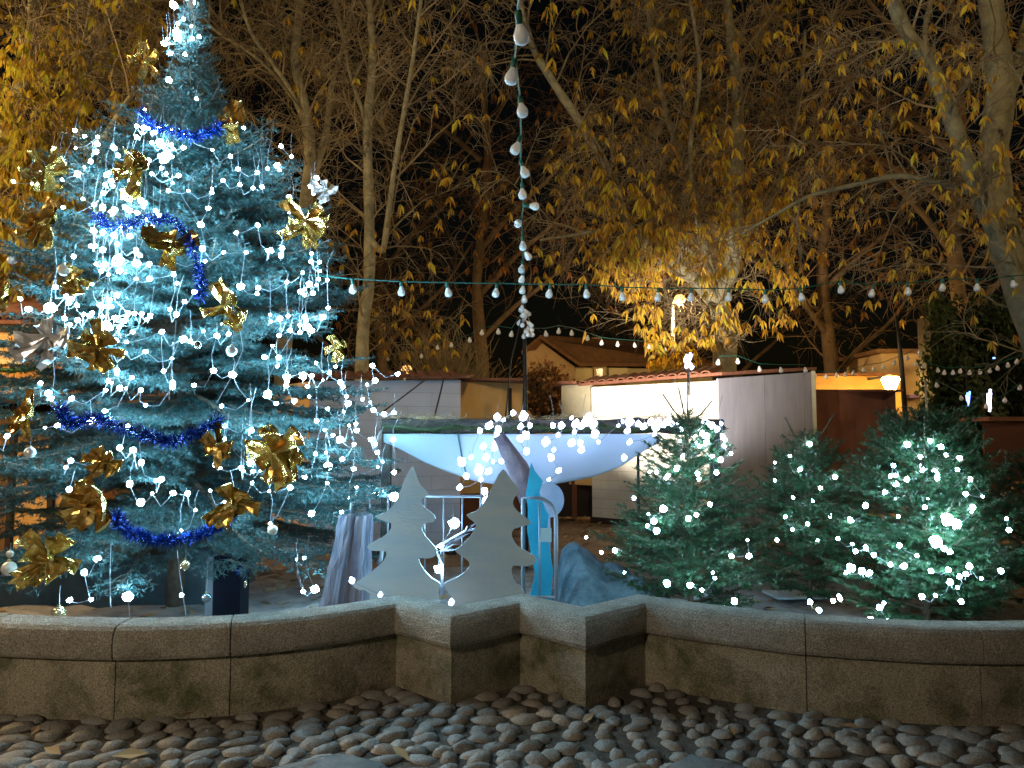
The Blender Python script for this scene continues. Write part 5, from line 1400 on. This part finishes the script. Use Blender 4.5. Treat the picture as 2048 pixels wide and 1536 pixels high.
# slender double stemmed tree left of centre
b0 = G(728, 985, 0)
grow_tree('slender_tree', [([(XW(722, 13), 13, 0)] + L_(13, [(725, 680), (738, 560), (738, 420), (735, 260), (745, 120), (738, 0), (728, -160)]), .125, .05),
    (L_(13, [(742, 480), (765, 500), (775, 440), (790, 330), (812, 200), (830, 90), (850, -60)], -.8), .06, .03),
    (L_(13, [(740, 330), (730, 240), (700, 150), (680, 40), (650, -80)], .8), .045, .02)],
    'slender pale trunk with bare twigs rising beside the big Christmas tree', 'tree', 21, 'bark_tree', 'twig', 'leaf_orange', n1=9, n2=7, n3=6, leafy=.8, lmin=2.9)
# leafy tree in the right centre
grow_tree('leafy_tree', [([(XW(1445, 15), 15, 0)] + L_(15, [(1450, 735), (1450, 660), (1440, 600), (1465, 520), (1468, 400), (1475, 280), (1472, 150), (1455, 20), (1450, -150)]), .27, .07),
    (L_(15, [(1440, 620), (1390, 560), (1300, 500), (1250, 440), (1225, 360), (1170, 260), (1110, 170), (1060, 80), (1030, -50)], -2.2), .15, .05),
    (L_(15, [(1440, 590), (1410, 500), (1390, 380), (1340, 250), (1310, 120), (1290, -20)], .8), .10, .04),
    (L_(15, [(1390, 510), (1330, 470), (1250, 455), (1150, 470), (1080, 480)], -1.5), .06, .02),
    (L_(15, [(1470, 500), (1530, 420), (1570, 330), (1600, 200), (1610, 60)], .5), .07, .03),
    (L_(15, [(1430, 560), (1395, 440), (1380, 300), (1400, 150), (1380, 0)], -1.0), .07, .03)],
    'tree with clumps of drooping yellow leaves in the right centre', 'tree', 22, 'bark_tree', 'twig', 'leaf_orange', n1=12, n2=8, n3=7, leaf_len=.20, leafy=.85, lmin=3.1)
# big limbs at the right
grow_tree('large_tree', [([(XW(2130, 9.5), 9.5, 0)] + L_(9.5, [(2110, 800), (2060, 620), (2010, 480), (1985, 330), (2000, 180), (1985, 40), (1960, -160)]), .26, .13),
    (L_(9.5, [(2075, 650), (2020, 530), (1975, 430), (1935, 330), (1900, 230), (1860, 130), (1810, 60), (1770, -40)], -1.0), .115, .075),
    (L_(9.5, [(1990, 400), (1900, 372), (1800, 352), (1700, 372), (1620, 392), (1550, 430), (1480, 470)], .8), .05, .018),
    (L_(9.5, [(1995, 230), (2030, 160), (2050, 60), (2080, -60)], .5), .09, .05),
    (L_(9.5, [(1870, 150), (1850, 60), (1880, -50)], .5), .04, .03)],
    'large tree with thick mossy limbs leaning in from the right edge', 'tree', 23, 'bark_limb', 'twig', 'leaf_orange', l1=1.5, n1=9, n2=7, n3=6, leaf_len=.13, lmin=2.6, thin=.8)
# yellow leafed tree at the left
grow_tree('yellow_tree', [([(XW(-60, 11.5), 11.5, 0)] + L_(11.5, [(-50, 700), (-30, 520), (-10, 380), (20, 240), (60, 100), (70, -60)]), .20, .07),
    (L_(11.5, [(-30, 560), (60, 470), (140, 380), (210, 270), (270, 180)], -.8), .08, .03),
    (L_(11.5, [(-10, 430), (70, 330), (130, 200), (170, 80), (190, -60)], .6), .07, .03),
    (L_(11.5, [(-35, 620), (60, 560), (150, 520), (230, 470)], .2), .05, .02)],
    'tree with bright yellow leaves filling the upper left', 'tree', 24, 'bark_tree', 'twig', 'leaf_yellow', l1=1.5, n1=12, n2=8, n3=7, leaf_len=.18, leafy=1.1, lmin=2.8)
# multi stemmed bare tree behind the Christmas tree
grow_tree('bare_tree', [([(XW(560, 14.5), 14.5, 0)] + L_(14.5, [(570, 650), (600, 480), (620, 330), (610, 220), (590, 120), (600, 0), (590, -120)]), .17, .06),
    (L_(14.5, [(615, 380), (650, 280), (662, 180), (690, 80), (720, -60)], .6), .08, .03),
    (L_(14.5, [(612, 250), (580, 180), (540, 120), (500, 60), (470, -40)], -.6), .06, .03),
    (L_(14.5, [(590, 200), (520, 120), (430, 60), (380, 0)], .4), .05, .02)],
    'bare multi stemmed tree behind the tip of the Christmas tree', 'tree', 25, 'bark_tree', 'twig', 'leaf_orange', l1=2.0, n1=10, n2=7, n3=6, leafy=.5, lmin=2.8)
# dark trunk behind the tip
grow_tree('dark_trunk_tree', [([(XW(300, 16), 16, 0)] + L_(16, [(300, 600), (298, 300), (295, 100), (290, -100)]), .28, .20),
    (L_(16, [(298, 200), (220, 60), (120, -60)], 1), .08, .04), (L_(16, [(298, 260), (400, 120), (470, -40)], 1), .08, .04), (L_(16, [(298, 120), (200, -20), (60, -80)], 1), .08, .04)],
    'almost black thick trunk behind the tip of the Christmas tree', 'tree', 26, 'twig_dark', 'twig', 'leaf_orange', l1=2.3, n1=10, n2=8, n3=6, leafy=.4, lmin=3)
# trees further back
for i, (px, Y, sp, lab, lf) in enumerate([(960, 21, 1, 'far dark tree in the centre behind the pole', 'leaf_rust'), (1330, 27, 1, 'far tree behind the gabled house', 'leaf_orange'), (1660, 20, 1, 'far rust leaved tree behind the dark hut', 'leaf_rust'), (1930, 17, 1, 'rust leaved tree between the tan building and the right edge', 'leaf_orange'),
        (760, 24, 1, 'far bare tree behind the slender trunk', 'leaf_rust'), (120, 20, 1, 'far brown tree behind the yellow one', 'leaf_orange'), (1450, 24, 1, 'far brown tree behind the leafy centre tree', 'leaf_rust')]):
    bx = XW(px, Y); H = 13
    lim = [([(bx, Y, 0), (bx + .1, Y, 3), (bx - .1, Y, 6), (bx + .2, Y, 9), (bx, Y, H)], .24, .06)]
    rn = random.Random(90 + i)
    for k in range(6):
        z = 3.0 + k * 1.3; a = rn.uniform(0, 6.28); s = rn.choice((-1, 1))
        lim.append(([(bx, Y, z), (bx + s * 1.0, Y + math.sin(a) * .6, z + 1.0), (bx + s * 2.1, Y + math.sin(a) * 1.2, z + 1.9), (bx + s * 3.0, Y + math.sin(a) * 1.6, z + 3.2)], .09, .03))
    grow_tree('background_tree', lim, lab, 'tree', 40 + i, 'twig_dark', 'twig_dark', lf, l1=2.4, n1=4, n2=6, n3=5, leaf_n=7, leaf_len=.22, leafy=.9, thin=1.5, lmin=3.2,
              dens=lambda px, py: (.10 if py < 650 else .02) * (1.5 if px > 1300 else 1), group='trees further back')
# bushes
def bush(name, px, Y, pyb, w_, h, label, n, m, seed, leaf=None):
    rnd = random.Random(seed); bx = XW(px, Y); S0, S1, A, B = [], [], [], []; V = []; Fs = []
    t = empty(name, (bx, Y, 0), label, 'bush')
    for i in range(n):
        a = rnd.uniform(0, 6.28); e = rnd.uniform(.15, 1.5); d = Vector((math.cos(a) * math.cos(e) * w_ / 2, math.sin(a) * math.cos(e) * w_ / 2, math.sin(e) * h * .75)) * rnd.uniform(.7, 1.05)
        p = Vector((bx + rnd.uniform(-.2, .2), Y + rnd.uniform(-.2, .2), pyb))
        m1 = p + d * .5 + Vector((0, 0, .1 * h)); e1 = p + d
        for q, (u, v) in enumerate(((p, m1), (m1, e1))):
            S0.append(tuple(u)); S1.append(tuple(v)); A.append((.014, .008)[q]); B.append((.008, .004)[q])
        for k in range(6):
            c = m1.lerp(e1, rnd.random()); f = c + (d.normalized() + Vector((rnd.gauss(0, .6), rnd.gauss(0, .6), rnd.gauss(.1, .5)))).normalized() * rnd.uniform(.15, .4)
            S0.append(tuple(c)); S1.append(tuple(f)); A.append(.006); B.append(.003)
            if leaf and rnd.random() < .8:
                L = rnd.uniform(.05, .11); u = Vector((rnd.gauss(0, 1), rnd.gauss(0, 1), rnd.gauss(0, 1))).normalized(); sd = u.orthogonal() * L * .4; j = len(V)
                V += [tuple(f), tuple(f + u * L * .5 + sd), tuple(f + u * L), tuple(f + u * L * .5 - sd)]; Fs += [(j, j + 1, j + 2, j + 3)]
    g = Geo(); g.segs(S0, S1, A, B, 3); g.build('branches', M[m], t)
    if V: g = Geo(); g.add(V, Fs); g.build('leaves', M[leaf], t)
bush('bare_bush', 885, 17, 1.0, 4.6, 3.9, 'round bare brown bush behind the ochre hut', 620, 'twig', 61)
bush('small_bush', 1092, 16.5, 1.9, 1.5, 1.6, 'small dark reddish bush in front of the gabled house', 230, 'twig_dark', 62, 'leaf_rust')
# dark ivy column hedge right
rnd = random.Random(70)
t = empty('ivy_hedge', (XW(1935, 15.5), 15.5, 0), 'tall dark green ivy hedge at the right behind the bulbs', 'hedge')
V = []; Fs = []
for i in range(9000):
    x = XW(rnd.uniform(1850, 2080), 15.5); z = rnd.uniform(.3, 4.6 - abs(rnd.gauss(0, .3))); y = 15.5 + .45 * math.sin(x * 4 + z * 2) * .4 + rnd.uniform(-.25, .15)
    c = Vector((x, y, z)); L = rnd.uniform(.06, .14); u = Vector((rnd.gauss(0, 1), rnd.gauss(-.2, .5), rnd.gauss(-.5, 1))).normalized(); sd = u.orthogonal() * L * .45; j = len(V)
    V += [tuple(c), tuple(c + u * L * .5 + sd), tuple(c + u * L), tuple(c + u * L * .5 - sd)]; Fs.append((j, j + 1, j + 2, j + 3))
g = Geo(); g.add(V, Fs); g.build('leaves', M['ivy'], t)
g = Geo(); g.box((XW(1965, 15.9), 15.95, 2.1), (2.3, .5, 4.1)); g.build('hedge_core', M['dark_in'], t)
g = Geo(); g.tube([(XW(1855, 14.5), 14.5, 0), (XW(1853, 14.5), 14.5, ZW(760, 14.5))], .02, 6)
tag(g.build('thin_pole', M['galv'], smooth=True), 'thin pale pole in front of the ivy hedge', 'pole')
g = Geo(); g.tube([(XW(1818, 16), 16, 0), (XW(1806, 16), 16, ZW(720, 16)), (XW(1800, 16), 16, ZW(630, 16))], [.06, .05, .03], 7)
tag(g.build('dark_pole', M['wire_black'], smooth=True), 'dark pole crossing the front of the narrow tan building', 'pole')
